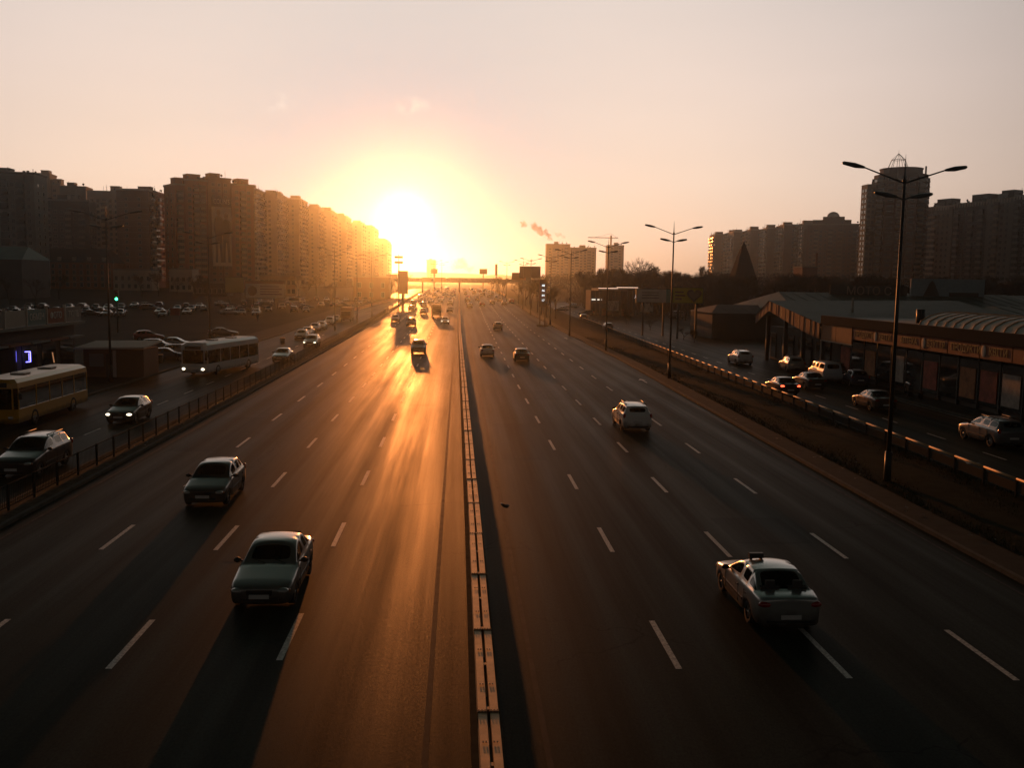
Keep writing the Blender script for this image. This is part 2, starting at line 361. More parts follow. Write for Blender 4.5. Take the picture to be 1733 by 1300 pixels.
# grass tufts on the verge
mb = MB()
for i in range(26000):
    y = random.uniform(22, 150) if i % 3 else random.uniform(22, 70); x = random.uniform(kr(y) + 1.45, rail_x(y) + .3)
    h = random.uniform(.05, .2); a = random.uniform(0, 6.28); dx, dy = math.cos(a) * .022, math.sin(a) * .022
    z = zg(y) + .12
    mb.add([(x - dx, y - dy, z), (x + dx, y + dy, z), (x + random.uniform(-.1, .1), y + random.uniform(-.1, .1), z + h)], [(0, 1, 2)])
tag(mb.build('dry_grass', mat('dry_grass_blades', (.045, .046, .022), .95, spec=.05)), 'dry winter grass on the verge beside the right service road', 'grass', kind='stuff')

tag(ground_litter(), 'bits of litter and leaves scattered over the verge', 'litter', kind='stuff')
# painted markings
mb = MB(); fm = MB()
PER, DASH = 9.42, 3.1
lanes = [(-4.07, 21.3), (-7.79, 20.9), (-11.45, 21.0), (5.12, 20.6), (8.87, 20.0), (12.64, 19.8)]
random.seed(5)
for lx, ph in lanes:
    k = -5
    while True:
        y0 = ph + k * PER; k += 1
        if y0 > 620: break
        w = .075
        bar_y = [y0, y0 + DASH * .5, y0 + DASH]
        sh = (lambda y, s=(-1 if lx < 0 else 1): s * min(1.3, max(0, y - 80) * .006))
        vs = []
        for y in bar_y: vs += [(lx + sh(y) - w, y, zg(y) + .009), (lx + sh(y) + w, y, zg(y) + .009)]
        mb.add(vs, [(0, 1, 3, 2), (2, 3, 5, 4)])
for x in (-.55, 1.75):
    ribbon(fm, x - .06, x + .06, -20, 400, .009)
ribbon(fm, lambda y: kl(y) + .5, lambda y: kl(y) + .6, -20, 400, .009)
ribbon(fm, lambda y: kr(y) - .6, lambda y: kr(y) - .5, -20, 400, .009)
ribbon(mb, lambda y: 34.2, lambda y: 34.3, 40, 74, .009)
for k in range(-2, 60):
    y0 = 46.5 + k * 6.4
    if y0 < 150:
        xl = -20.6 - max(0, y0 - 75) * .008; ribbon(mb, xl - .06, xl + .06, y0, y0 + 2.4, .009)
    xr = 28.0 + min(3, max(0, y0 - 35) * .022); ribbon(mb, xr - .06, xr + .06, y0, y0 + 2.2, .009)
# lane arrows
def arrow(x, y, s=1, d=1):
    mb.add([(x - .07, y, .009), (x + .07, y, .009), (x + .07, y + 2.2 * d, .009), (x - .07, y + 2.2 * d, .009)], [(0, 1, 2, 3)])
    mb.add([(x - .35, y + 2.2 * d, .009), (x + .35, y + 2.2 * d, .009), (x, y + 3.4 * d, .009)], [(0, 1, 2)])
for px, py in ((1095, 648), (1690, 800), (960, 574)): arrow(*G(px, py))
struct(mb.build('lane_markings', M['line'])); struct(fm.build('edge_lines', M['faint']))

# darker repair patches and tar seams in the carriageways
random.seed(17)
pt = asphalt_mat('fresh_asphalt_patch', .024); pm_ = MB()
for x0, x1, y0, y1 in ((-7.3, -5.6, 29, 33.5), (2.2, 4.4, 46, 58), (9.6, 12.2, 31, 34.5), (-14.6, -12.2, 48, 60), (-3.4, -1.6, 66, 84), (5.8, 8.0, 70, 76), (13.1, 15.6, 60, 72), (9.5, 11.6, 96, 118)):
    vs = []; n = 6
    for j in range(n + 1):
        y = y0 + (y1 - y0) * j / n
        vs += [(x0 + random.uniform(-.04, .04), y, zg(y) + .0075), (x1 + random.uniform(-.04, .04), y, zg(y) + .0075)]
    pm_.add(vs, [(2 * j, 2 * j + 1, 2 * j + 3, 2 * j + 2) for j in range(n)])
struct(pm_.build('road_patches', pt))
# far hills
random.seed(11)
mb = MB(); vs = []; nx = 90
for j, (yy, hh) in enumerate(((2150, 0), (2450, .75), (2700, 1), (3000, .9), (3200, 0))):
    for i in range(nx):
        x = -1450 + 2900 * i / (nx - 1)
        h = (26 + 20 * noise.noise(Vector((x * .0022, j * .3, 1))) + 6 * noise.noise(Vector((x * .02, j, 5)))) * hh + (4 if j in (2, 3) else 0) * abs(noise.noise(Vector((x * .08, 3, j))))
        vs.append((x, yy, 3.0 + h))
mb.add(vs, [(j * nx + i, j * nx + i + 1, (j + 1) * nx + i + 1, (j + 1) * nx + i) for j in range(4) for i in range(nx - 1)], 0, True)
struct(mb.build('hills', M['hill']))

# the air: pale even haze round everything
hz = MB(); hz.box(-1560, 1560, -120, 3280, -1.5, 86)
hm = bpy.data.materials.new('haze_air'); hm.use_nodes = True; t = hm.node_tree; t.nodes.clear()
o_ = t.nodes.new('ShaderNodeOutputMaterial'); pv = t.nodes.new('ShaderNodeVolumePrincipled')
pv.inputs['Color'].default_value = (.74, .92, 1.0, 1); pv.inputs['Density'].default_value = HAZE_D = .00015; pv.inputs['Anisotropy'].default_value = .92
t.links.new(pv.outputs[0], o_.inputs['Volume'])
ho = hz.build('haze', hm); ho['kind'] = 'stuff'; ho['label'] = 'thin warm evening haze over the whole avenue'
# ------------------------------------------------------------------ vehicles
M['glass'] = glass_mat('car_glass', (.45, .5, .42))
M['darkglass'] = glass_mat('dark_car_glass', (.10, .12, .10), mixv=.45)
M['tyre'] = mat('tyre_rubber', (.02, .02, .02), .85, bump=.3, bscale=60)
M['rim'] = mat('wheel_rim_alloy', (.35, .35, .34), .35, .8)
M['trim'] = mat('black_plastic_trim', (.025, .025, .025), .5)
M['seat'] = mat('seat_cloth', (.06, .055, .05), .9)
M['lampglass'] = mat('headlamp_glass', (.5, .5, .48), .08, .4, coat=1)
M['headlit'] = mat('lit_headlamp', (.8, .8, .75), .2, emit=(1, .86, .62), estr=3)
M['tail'] = mat('tail_lamp_red', (.35, .015, .01), .15, coat=1)
M['taillit'] = mat('lit_tail_lamp', (.5, .02, .01), .2, emit=(1, .08, .03), estr=5)
M['plate'] = mat('number_plate', (.6, .6, .58), .5)
M['orange'] = mat('indicator_orange', (.6, .18, .03), .15, coat=1)
PAINT = {}
def paint(name, col, rough=.3, metal=0.0):
    if name not in PAINT: PAINT[name] = paint_mat(name + '_paint', col, rough, metal)
    return PAINT[name]
paint('silver', (.42, .43, .42), .28, .55); paint('silvergreen', (.25, .245, .23), .28, .5); paint('white', (.80, .80, .78))
paint('black', (.02, .02, .022)); paint('dark_green', (.04, .042, .038)); paint('dark_blue', (.025, .04, .09)); paint('grey', (.16, .165, .17), .3, .4)
paint('red', (.30, .03, .02)); paint('beige', (.45, .38, .28)); paint('yellow', (.62, .30, .02)); paint('brown', (.10, .06, .04)); paint('bluewhite', (.62, .66, .7))
PAINT['dark_yellow'] = paint('yellow', None)

def K(y, w, zb, z4, x5, z5, x6, z6, z7): return (y, w, zb, z4, x5, z5, x6, z6, z7)
CARS = {
 'sedan': dict(keys=[K(2.14, .56, .32, .58, .44, .63, .26, .65, .66), K(2.02, .76, .25, .63, .66, .69, .40, .72, .73), K(1.72, .83, .22, .70, .74, .77, .44, .80, .81),
    K(1.00, .845, .22, .82, .76, .88, .60, .92, .93), K(.80, .85, .22, .86, .79, .91, .73, .93, .96), K(.02, .85, .22, .88, .79, .94, .61, 1.36, 1.40),
    K(-.42, .85, .22, .89, .79, .95, .61, 1.39, 1.43), K(-.98, .85, .22, .90, .79, .96, .59, 1.35, 1.40), K(-1.58, .84, .22, .92, .78, .98, .68, 1.00, 1.03),
    K(-2.02, .80, .25, .90, .71, .97, .5, 1.0, 1.01), K(-2.16, .72, .30, .84, .64, .91, .45, .94, .95)],
    cowl=.80, roof0=.02, bp=-.42, roof1=-.98, deck=-1.58, wf=1.30, wr=-1.22, r=.30, wx=.72, side_end=-1.58, seat_z=.42),
 'hatch': dict(keys=[K(1.98, .56, .32, .60, .44, .65, .26, .67, .68), K(1.86, .76, .25, .65, .66, .71, .40, .74, .75), K(1.58, .82, .22, .72, .73, .79, .44, .82, .83),
    K(.98, .835, .22, .84, .75, .90, .60, .94, .95), K(.80, .84, .22, .88, .78, .93, .72, .95, .98), K(.10, .84, .22, .90, .78, .96, .61, 1.41, 1.45),
    K(-.38, .84, .22, .91, .78, .97, .585, 1.44, 1.48), K(-1.02, .84, .22, .92, .78, .98, .575, 1.42, 1.46), K(-1.52, .83, .22, .93, .76, .99, .55, 1.34, 1.38),
    K(-1.86, .79, .25, .92, .70, .98, .56, 1.0, 1.02), K(-1.96, .74, .30, .82, .64, .88, .5, .90, .91)],
    cowl=.80, roof0=.10, bp=-.38, roof1=-1.52, cp=-1.02, deck=-1.86, wf=1.22, wr=-1.22, r=.30, wx=.71, side_end=-1.52, seat_z=.42),
 'wagon': dict(keys=[K(2.26, .58, .34, .68, .46, .74, .28, .76, .77), K(2.12, .80, .28, .74, .68, .81, .42, .84, .85), K(1.82, .87, .24, .82, .78, .90, .46, .93, .94),
    K(1.10, .89, .24, .94, .80, 1.0, .62, 1.03, 1.05), K(.90, .89, .24, .97, .83, 1.03, .76, 1.05, 1.08), K(.18, .89, .24, .99, .83, 1.06, .66, 1.54, 1.58),
    K(-.32, .89, .24, 1.0, .83, 1.07, .64, 1.57, 1.62), K(-1.10, .89, .24, 1.01, .83, 1.08, .635, 1.56, 1.61), K(-1.86, .88, .24, 1.03, .81, 1.10, .61, 1.50, 1.55),
    K(-2.16, .85, .28, 1.02, .76, 1.09, .62, 1.12, 1.14), K(-2.26, .80, .34, .88, .70, .94, .55, .96, .97)],
    cowl=.90, roof0=.18, bp=-.32, roof1=-1.86, cp=-1.10, deck=-2.16, wf=1.42, wr=-1.38, r=.34, wx=.76, side_end=-1.86, seat_z=.5),
 'van': dict(keys=[K(2.38, .66, .36, .80, .5, .88, .3, .90, .91), K(2.26, .84, .30, .86, .72, .95, .45, .98, .99), K(2.02, .90, .26, .96, .80, 1.06, .50, 1.09, 1.1),
    K(1.66, .92, .26, 1.06, .83, 1.14, .66, 1.17, 1.19), K(1.56, .92, .26, 1.08, .85, 1.16, .74, 1.19, 1.21), K(.98, .93, .26, 1.10, .86, 1.20, .70, 1.82, 1.87),
    K(.20, .93, .26, 1.10, .86, 1.20, .72, 1.88, 1.93), K(-.90, .93, .26, 1.10, .86, 1.20, .72, 1.89, 1.94), K(-2.16, .92, .26, 1.10, .85, 1.20, .70, 1.84, 1.89),
    K(-2.34, .90, .28, 1.08, .82, 1.16, .68, 1.22, 1.24), K(-2.40, .88, .34, .90, .78, .96, .6, .98, .99)],
    cowl=1.56, roof0=.98, bp=.20, roof1=-2.16, cp=-.90, deck=-2.34, wf=1.55, wr=-1.50, r=.33, wx=.80, side_end=-2.16, seat_z=.6),
}
def car_shell(spec, levels):
    ks = sorted(spec['keys'], key=lambda k: k[0])
    r = spec['r'] + .05; ys = set(k[0] for k in ks)
    arch = {}
    for yc in (spec['wf'], spec['wr']):
        for dy in (-1.12, -.88, 0, .88, 1.12): ys.add(round(yc + dy * r, 3))
    ys = sorted(ys)
    # drop stations nearly on top of a key station
    keep = []
    keyy = [k[0] for k in ks]
    for y in ys:
        if y in keyy or all(abs(y - q) > .05 for q in keyy): keep.append(y)
    ys = keep
    def interp(y):
        for a, b in zip(ks, ks[1:]):
            if a[0] <= y <= b[0]:
                t = (y - a[0]) / (b[0] - a[0]); return [a[i] + (b[i] - a[i]) * t for i in range(9)]
    rows = []
    for y in ys:
        _, w, zb, z4, x5, z5, x6, z6, z7 = interp(y)
        zb = zb - .05; za = zb
        for yc in (spec['wf'], spec['wr']):
            d = abs(y - yc) / r
            if d < 1.0: za = max(za, spec['r'] + r * math.sqrt(max(0, 1 - d * d)) * 1.0)
        z3 = max(.52 * (z4) + .18, za + .05); z3 = min(z3, z4 - .04)
        za = min(za, z3 - .03)
        half = [(0, zb + (.1 if za > zb else 0)), (w * .90, za), (w * .985, za + .02 if za > zb else za + .06), (w, z3), (w * .985, z4), (x5, z5), (x6, z6), (0, z7)]
        rows.append([(x, y, z) for x, z in half] + [(-x, y, z) for x, z in reversed(half[1:-1])])
    n = len(rows[0])
    bm = bmesh.new(); V = [[bm.verts.new(p) for p in row] for row in rows]
    groups = {'windscreen': [], 'rear_window': [], 'sl': [], 'sr': [], 'sl2': [], 'sr2': [], 'sl3': [], 'sr3': []}
    eps = 1e-4
    for j in range(len(rows) - 1):
        ym = (ys[j] + ys[j + 1]) / 2
        for i in range(n):
            f = bm.faces.new((V[j][i], V[j][(i + 1) % n], V[j + 1][(i + 1) % n], V[j + 1][i])); f.smooth = True
            if i in (6, 7):
                if spec['roof0'] < ym < spec['cowl']: groups['windscreen'].append(f)
                if spec['deck'] < ym < spec['roof1']: groups['rear_window'].append(f)
            if i in (5, 8):
                s = 'sl' if i == 8 else 'sr'
                if spec['bp'] < ym < spec['cowl'] - .12: groups[s].append(f)
                elif spec.get('cp', spec['roof1']) < ym < spec['bp']: groups[s + '2'].append(f)
                elif spec['side_end'] < ym < spec.get('cp', spec['roof1']): groups[s + '3'].append(f)
    h = n // 2
    for row in (V[0], V[-1]):
        for i in range(h):
            a, b_, c, d = row[i], row[i + 1], row[(n - i - 1) % n], row[(n - i) % n]
            vs = []
            for v in (a, b_, c, d):
                if v not in vs: vs.append(v)
            if len(vs) >= 3:
                f = bm.faces.new(vs); f.smooth = True
    bmesh.ops.recalc_face_normals(bm, faces=bm.faces)
    for k, fs in groups.items():
        if not fs: continue
        bmesh.ops.inset_region(bm, faces=fs, thickness=.026, depth=-.006, use_even_offset=True)
        mi = {'windscreen': 1, 'rear_window': 2}.get(k, 3)
        for f in fs: f.material_index = mi
    me = bpy.data.meshes.new('shell'); bm.to_mesh(me); bm.free()
    o = bpy.data.objects.new('tmp', me); C.objects.link(o)
    md_ = o.modifiers.new('s', 'SUBSURF'); md_.levels = levels; md_.render_levels = levels
    dg = bpy.context.evaluated_depsgraph_get(); dg.update()
    me2 = bpy.data.meshes.new_from_object(o.evaluated_get(dg)); bpy.data.objects.remove(o)
    return me2
def split_mesh(me):
    """split a mesh by material index and, for glass, by island: {name: [mesh]}"""
    out = {}
    for mi, nm in ((0, 'body'), (1, 'windscreen'), (2, 'rear_window'), (3, 'side_window')):
        bm = bmesh.new(); bm.from_mesh(me)
        bmesh.ops.delete(bm, geom=[f for f in bm.faces if f.material_index != mi], context='FACES')
        if not bm.faces: bm.free(); continue
        isl = []
        if mi == 3:
            left = set(bm.faces)
            while left:
                st = [left.pop()]; cur = []
                while st:
                    f = st.pop(); cur.append(f)
                    for e in f.edges:
                        for g in e.link_faces:
                            if g in left: left.remove(g); st.append(g)
                isl.append([[tuple(v.co) for v in f.verts] for f in cur])
        if mi != 3:
            m2 = bpy.data.meshes.new(nm); 
            for f in bm.faces: f.material_index = 0
            bm.to_mesh(m2); out.setdefault(nm, []).append(m2)
        else:
            for fs in isl:
                idx = {}; vs = []; ff = []
                for f in fs:
                    t = []
                    for p in f:
                        q = tuple(round(c, 5) for c in p)
                        if q not in idx: idx[q] = len(vs); vs.append(p)
                        t.append(idx[q])
                    ff.append(t)
                m2 = bpy.data.meshes.new(nm); m2.from_pydata(vs, [], ff); m2.polygons.foreach_set('use_smooth', [True] * len(ff)); out.setdefault(nm, []).append(m2)
        bm.free()
    return out

def wheel_meshes(r, w=.19):
    t = MB(); n = 28
    prof = [(r * .62, -w * .42), (r * .93, -w * .5), (r, -w * .36), (r, w * .36), (r * .93, w * .5), (r * .62, w * .42)]
    vs = []; fs = []
    for i in range(n):
        a = 2 * math.pi * i / n
        for rr, x in prof: vs.append((x, rr * math.cos(a), rr * math.sin(a)))
    k = len(prof)
    for i in range(n):
        for j in range(k - 1): fs.append((i * k + j, ((i + 1) % n) * k + j, ((i + 1) % n) * k + j + 1, i * k + j + 1))
    t.add(vs, fs, 0, True)
    q = MB(); q.tube((-w * .2, 0, 0), (w * .1, 0, 0), r * .62, n=24)
    for i in range(6):
        a = 2 * math.pi * i / 6; c, s = math.cos(a), math.sin(a)
        q.obox((w * .28, c * r * .33, s * r * .33), (w * .09, 0, 0), (0, c * r * .28, s * r * .28), (0, -s * r * .07, c * r * .07))
    q.tube((w * .1, 0, 0), (w * .42, 0, 0), r * .14, n=12)
    ring = MB()
    return t.mesh('tyre', M['tyre']), q.mesh('rim', M['rim'])
PROTO = {}
def nfront(spec):
    return max(k[0] for k in spec['keys']), min(k[0] for k in spec['keys'])
def car_proto(kind, levels=2):
    """meshes of one kind of car, built once"""
    if (kind, levels) in PROTO: return PROTO[(kind, levels)]
    sp = CARS[kind]; sh = split_mesh(car_shell(sp, levels)); yf, yr = nfront(sp)
    P = []   # (name, mesh, loc, parent_index or None, slot type)
    for nm, lst in sh.items():
        for me in lst:
            me.materials.clear(); me.materials.append(M['glass'] if nm != 'body' else PAINT['silver']); P.append([nm, me, (0, 0, 0), None])
    tyre, rim = wheel_meshes(sp['r'])
    for yc in (sp['wf'], sp['wr']):
        for s in (1, -1):
            P.append(['wheel', tyre, (s * sp['wx'], yc, sp['r']), None]); P.append(['rim', rim, (0, 0, 0) if s > 0 else 'flip', len(P) - 1])
    ks = {k[0]: k for k in sp['keys']}
    a = sp['keys'][1]; b_ = sp['keys'][-2]
    W = a[1]; zl = a[3]
    hb = MB(); hb.ball((0, 0, 0), .17, .13, .075, 12, 6)
    hl = hb.mesh('headlight', M['lampglass'])
    for s in (1, -1): P.append(['headlight', hl, (s * (W - .17), a[0] + .0, zl - .035), None])
    fm_ = MB(); fm_.ball((0, 0, 0), .055, .05, .045, 8, 5); fl = fm_.mesh('indicator', M['orange'])
    for s in (1, -1): P.append(['indicator', fl, (s * (W - .02), a[0] - .06, zl - .045), None])
    g = MB()
    for i in range(4): g.box(-.30, .30, yf - .03, yf + .018, zl - .115 + i * .026, zl - .10 + i * .026)
    g.box(-.33, .33, yf - .06, yf + .012, zl - .13, zl - .0)
    P.append(['grille', g.mesh('grille', M['trim']), (0, 0, 0), None])
    g = MB(); g.box(-.5, .5, yf - .1, yf + .035, .33, .42); P.append(['bumper_vent', g.mesh('bumper_vent', M['trim']), (0, 0, 0), None])
    g = MB(); g.box(-.26, .26, -.01, .01, -.056, .056); pl = g.mesh('number_plate', M['plate'])
    P.append(['number_plate', pl, (0, yf + .045, .47), None]); P.append(['number_plate', pl, (0, yr - .03, .50 if kind == 'sedan' else .62), None])
    tb = MB()
    Wr, zr = b_[1], b_[3]
    if kind in ('sedan',): tb.ball((0, 0, 0), .19, .10, .085, 12, 6); tz = zr - .10; tx = Wr - .17
    elif kind == 'van': tb.ball((0, 0, 0), .055, .07, .22, 10, 6); tz = 1.0; tx = Wr - .03
    else: tb.ball((0, 0, 0), .09, .13, .15, 10, 6); tz = zr - .02; tx = Wr - .06
    tl = tb.mesh('tail_light', M['tail'])
    for s in (1, -1): P.append(['tail_light', tl, (s * tx, yr + (.10 if kind == 'sedan' else .12), tz), None])
    g = MB(); g.box(-.62, .62, yr - .02, yr + .12, .34, .40); P.append(['bumper_trim', g.mesh('bumper_trim', M['trim']), (0, 0, 0), None])
    mm = MB(); mm.ball((0, 0, 0), .11, .07, .075, 10, 6); mm.box(-.15, 0, -.03, .02, -.05, .0); mir = mm.mesh('side_mirror', M['trim'])
    cw = ks[sp['cowl']]
    for s in (1, -1): P.append(['side_mirror', mir, ((cw[1] + .075) if s > 0 else 'mflip', sp['cowl'] - .28, cw[5] + .07), None])
    for s in (1, -1):
        for yy in (sp['bp'] + .12, sp['bp'] - .62 if kind != 'van' else sp['bp'] + .02):
            d = MB(); d.box(s * cw[1] * .975, s * (cw[1] + .022), yy - .09, yy + .05, cw[3] - .10, cw[3] - .07)
            P.append(['door_handle', d.mesh('door_handle', M['trim']), (0, 0, 0), None])
    d = MB()
    w0 = cw[1]
    for s in (1, -1):
        for yy in (sp['bp'], sp['cowl'] - .05, sp['roof1'] + .05 if kind == 'sedan' else sp.get('cp', -1)): d.box(s * w0 * .96, s * (w0 + .001), yy - .008, yy + .008, .34, cw[3] - .03)
        d.box(s * w0 * .97, s * (w0 + .014), sp['wr'] + sp['r'] + .1, sp['wf'] - sp['r'] - .1, .50, .56)
    P.append(['door_trim', d.mesh('door_trim', M['trim']), (0, 0, 0), None])
    it = MB(); sz = sp['seat_z']
    it.box(-.70, .70, sp['deck'] + .15, sp['cowl'] + .3, sz - .18, sz - .14)
    it.box(-.66, .66, sp['cowl'] - .12, sp['cowl'] + .1, sz - .1, cw[5] - .06)
    rows_ = [sp['roof0'] - .25, sp['roof0'] - 1.15] + ([sp['roof0'] - 2.0] if kind == 'van' else [])
    for yy in rows_:
        for s in (-.36, .36):
            it.box(s - .25, s + .25, yy - .25, yy + .28, sz - .1, sz + .1)
            it.obox((s, yy - .32, sz + .36), (.24, 0, 0), (0, .06, .012), (0, -.06, .30)); it.obox((s, yy - .40, sz + .74), (.12, 0, 0), (0, .045, 0), (0, 0, .09))
    it.tube((-.36, sp['cowl'] - .2, cw[5] - .1), (-.36, sp['cowl'] - .26, cw[5] - .02), .17, n=14)
    P.append(['seats', it.mesh('seats', M['seat']), (0, 0, 0), None])
    wp = MB()
    for s in (-.45, .1): wp.tube((s, sp['cowl'] + .0, cw[8] + .01), (s + .42, sp['cowl'] - .16, cw[8] + .10), .009, n=4)
    P.append(['wiper', wp.mesh('wiper', M['trim']), (0, 0, 0), None])
    if kind == 'wagon':
        for s in (1, -1):
            rr = MB(); rr.tube((s * .60, sp['roof0'] - .15, 1.64), (s * .60, sp['roof1'] + .2, 1.62), .022, n=6)
            for yy in (sp['roof0'] - .2, -.7, sp['roof1'] + .25): rr.tube((s * .60, yy, 1.55), (s * .60, yy, 1.64), .018, n=5)
            P.append(['roof_rail', rr.mesh('roof_rail', M['trim']), (0, 0, 0), None])
    PROTO[(kind, levels)] = P; return P
def car_parts(root, kind, col, lights=False, brake=False, glass=None, levels=2):
    P = car_proto(kind, levels); made = []
    for nm, me, loc, par in P:
        o = bpy.data.objects.new(nm, me); C.objects.link(o)
        if par is None: o.parent = root
        else: o.parent = made[par]
        if loc == 'flip': o.rotation_euler = (0, 0, math.pi)
        elif loc[0] == 'mflip':
            mm = [p for p in P if p[0] == 'side_mirror'][0][2]; o.location = (-mm[0], mm[1], mm[2]); o.rotation_euler = (0, 0, math.pi)
        else: o.location = loc
        sub = None
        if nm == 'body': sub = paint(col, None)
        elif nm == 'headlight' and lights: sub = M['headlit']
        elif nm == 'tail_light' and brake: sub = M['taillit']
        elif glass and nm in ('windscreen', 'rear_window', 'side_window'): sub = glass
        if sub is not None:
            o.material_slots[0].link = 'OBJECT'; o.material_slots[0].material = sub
        if nm in ('door_trim', 'wiper', 'seats'): o['kind'] = 'stuff'
        made.append(o)
    return made
def car(kind, col, x, y, rz, label, group=None, cat='car', name=None, levels=2, **kw):
    t = thing(name or {'sedan': 'sedan_car', 'hatch': 'hatchback_car', 'wagon': 'estate_car', 'van': 'van'}[kind], label, cat, (x, y, zg(y) + .01), rz, group)
    car_parts(t, kind, col, levels=levels, **kw); return t
# one joined low mesh per kind for cars too small in the picture to show parts
LOW = {}
def low_mesh(kind, col, lights=False, brake=False):
    key = (kind, col, lights, brake)
    if key in LOW: return LOW[key]
    P = car_proto(kind, 1); me = bpy.data.meshes.new('small_car'); bm = bmesh.new(); mats = []
    offs = []
    for nm, m_, loc, par in P:
        if nm in ('rim', 'wiper', 'door_handle', 'door_trim', 'seats', 'bumper_vent', 'indicator'):
            offs.append(None)
            if nm != 'rim' or True: continue
        mt = m_.materials[0]
        if nm == 'body': mt = paint(col, None)
        if nm == 'headlight' and lights: mt = M['headlit']
        if nm == 'tail_light' and brake: mt = M['taillit']
        if nm in ('windscreen', 'rear_window', 'side_window'): mt = M['darkglass']
        if mt not in mats: mats.append(mt)
        mi = mats.index(mt); off = Vector((0, 0, 0)); rot = False
        if loc != 'flip' and loc[0] == 'mflip':
            mm = [p for p in P if p[0] == 'side_mirror'][0][2]; off = Vector((-mm[0], mm[1], mm[2]))
        elif loc != 'flip': off = Vector(loc)
        vs = [bm.verts.new(v.co + off) for v in m_.vertices]
        for p in m_.polygons:
            try:
                f = bm.faces.new([vs[i] for i in p.vertices]); f.material_index = mi; f.smooth = True
            except ValueError: pass
    bm.to_mesh(me); bm.free()
    for m_ in mats: me.materials.append(m_)
    LOW[key] = me; return me
def small_car(kind, col, x, y, rz, label, group, cat='car', name=None, **kw):
    o = new_obj(name or {'sedan': 'sedan_car', 'hatch': 'hatchback_car', 'wagon': 'estate_car', 'van': 'van'}[kind], low_mesh(kind, col, **kw), loc=(x, y, zg(y) + .01))
    o.rotation_euler = (0, 0, rz); return tag(o, label, cat, group)

def bus(x, y, rz, col, label, Lb=11.5, W=2.5, H=3.0, name='city_bus', lights=False, cat='bus'):
    t = thing(name, label, cat, (x, y, zg(y) + .01), rz)
    h, w = Lb / 2, W / 2; pm = paint(col, None)
    b = MB()
    z0, zs, zw, zt = .35, 1.15, 2.35, H - .12
    cr = .22
    def plan(inset): 
        a, c_ = w - inset, h - inset; k = cr
        return [(a, -c_ + k), (a, c_ - k), (a - k, c_), (-a + k, c_), (-a, c_ - k), (-a, -c_ + k), (-a + k, -c_), (a - k, -c_)]
    lv = [(plan(.04), z0), (plan(0), .6), (plan(0), zs)]
    vs = []; fs = []
    def stack(levels, cap):
        vs = []; fs = []
        for pl, z in levels: vs += [(u, v, z) for u, v in pl]
        n_ = 8
        for j in range(len(levels) - 1):
            for i in range(n_): fs.append((j * n_ + i, j * n_ + (i + 1) % n_, (j + 1) * n_ + (i + 1) % n_, (j + 1) * n_ + i))
        if 'b' in cap: fs.append(tuple(range(n_ - 1, -1, -1)))
        if 't' in cap: fs.append(tuple(range((len(levels) - 1) * n_, len(levels) * n_)))
        b.add(vs, fs)
    stack([(plan(.04), z0), (plan(0), .6), (plan(0), zs)], 'bt')
    stack([(plan(.0), zw), (plan(.03), zt - .08), (plan(.14), zt), (plan(.3), H)], 'bt')
    for s in (1, -1):
        for yy in [-h + .25, -h * .55, -h * .2, h * .15, h * .5, h - .35]: b.box(s * (w - .05), s * (w - .012), yy - .05, yy + .05, zs, zw)
    for s in (-.95, .95): b.box(s * w * .86 - .04, s * w * .86 + .04, h - .07, h - .03, zs, zw); b.box(s * w * .86 - .04, s * w * .86 + .04, -h + .03, -h + .07, zs, zw)
    b.build('body', pm, t)
    for s in (1, -1):
        g = MB(); g.quad((s * (w - .03), -h + .25, zs), (s * (w - .03), h - .3, zs), (s * (w - .03), h - .3, zw), (s * (w - .03), -h + .25, zw)); g.build('side_window', M['darkglass'], t)
    g = MB(); g.quad((-w + .2, h - .04, zs), (w - .2, h - .04, zs), (w - .2, h - .04, zw), (-w + .2, h - .04, zw)); g.build('windscreen', M['darkglass'], t)
    g = MB(); g.quad((-w + .2, -h + .04, zs + .2), (w - .2, -h + .04, zs + .2), (w - .2, -h + .04, zw), (-w + .2, -h + .04, zw)); g.build('rear_window', M['darkglass'], t)
    tyre, rim = BUSW
    for yy in (h - 2.3, -h + 2.6):
        for s in (1, -1):
            o = new_obj('wheel', tyre, t, (s * (w - .12), yy, .46)); q = new_obj('rim', rim, o)
            if s < 0: q.rotation_euler = (0, 0, math.pi)
    for s in (1, -1):
        g = MB(); g.ball((s * (w - .35), h + .0, .68), .16, .05, .11, 10, 6); g.build('headlight', M['headlit'] if lights else M['lampglass'], t)
        g = MB(); g.box(s * (w - .2) - .08, s * (w - .2) + .08, -h - .015, -h + .03, .9, 1.2); g.build('tail_light', M['tail'], t)
        g = MB(); g.tube((s * w, h - .1, 2.2), (s * (w + .28), h + .12, 2.1), .02, n=5); g.box(s * (w + .28) - .09, s * (w + .28) + .09, h + .08, h + .14, 1.75, 2.1); g.build('side_mirror', M['trim'], t)
    for yy in (h * .35, -h * .35):
        g = MB(); g.box(-.42, .42, yy - .4, yy + .4, H, H + .1); g.build('roof_hatch', mat('roof_hatch_grey', (.35, .35, .33), .5), t)
    g = MB(); g.box(-.75, .75, h - .005, h + .02, zw + .06, zw + .34); g.build('route_sign', M['trim'], t)
    it = MB(); it.box(-w + .1, w - .1, -h + .3, h - .3, .8, .86)
    for i in range(8):
        yy = -h + 1 + i * 1.15
        for s in (-.8, .8): it.box(s - .38, s + .38, yy - .05, yy + .05, .86, 1.75)
    it.build('seats', M['seat'], t)
    g = MB(); g.box(-.26, .26, h + .03, h + .045, .42, .53); g.build('number_plate', M['plate'], t)
    return t
BUSW = wheel_meshes(.46, .28)
PI = math.pi
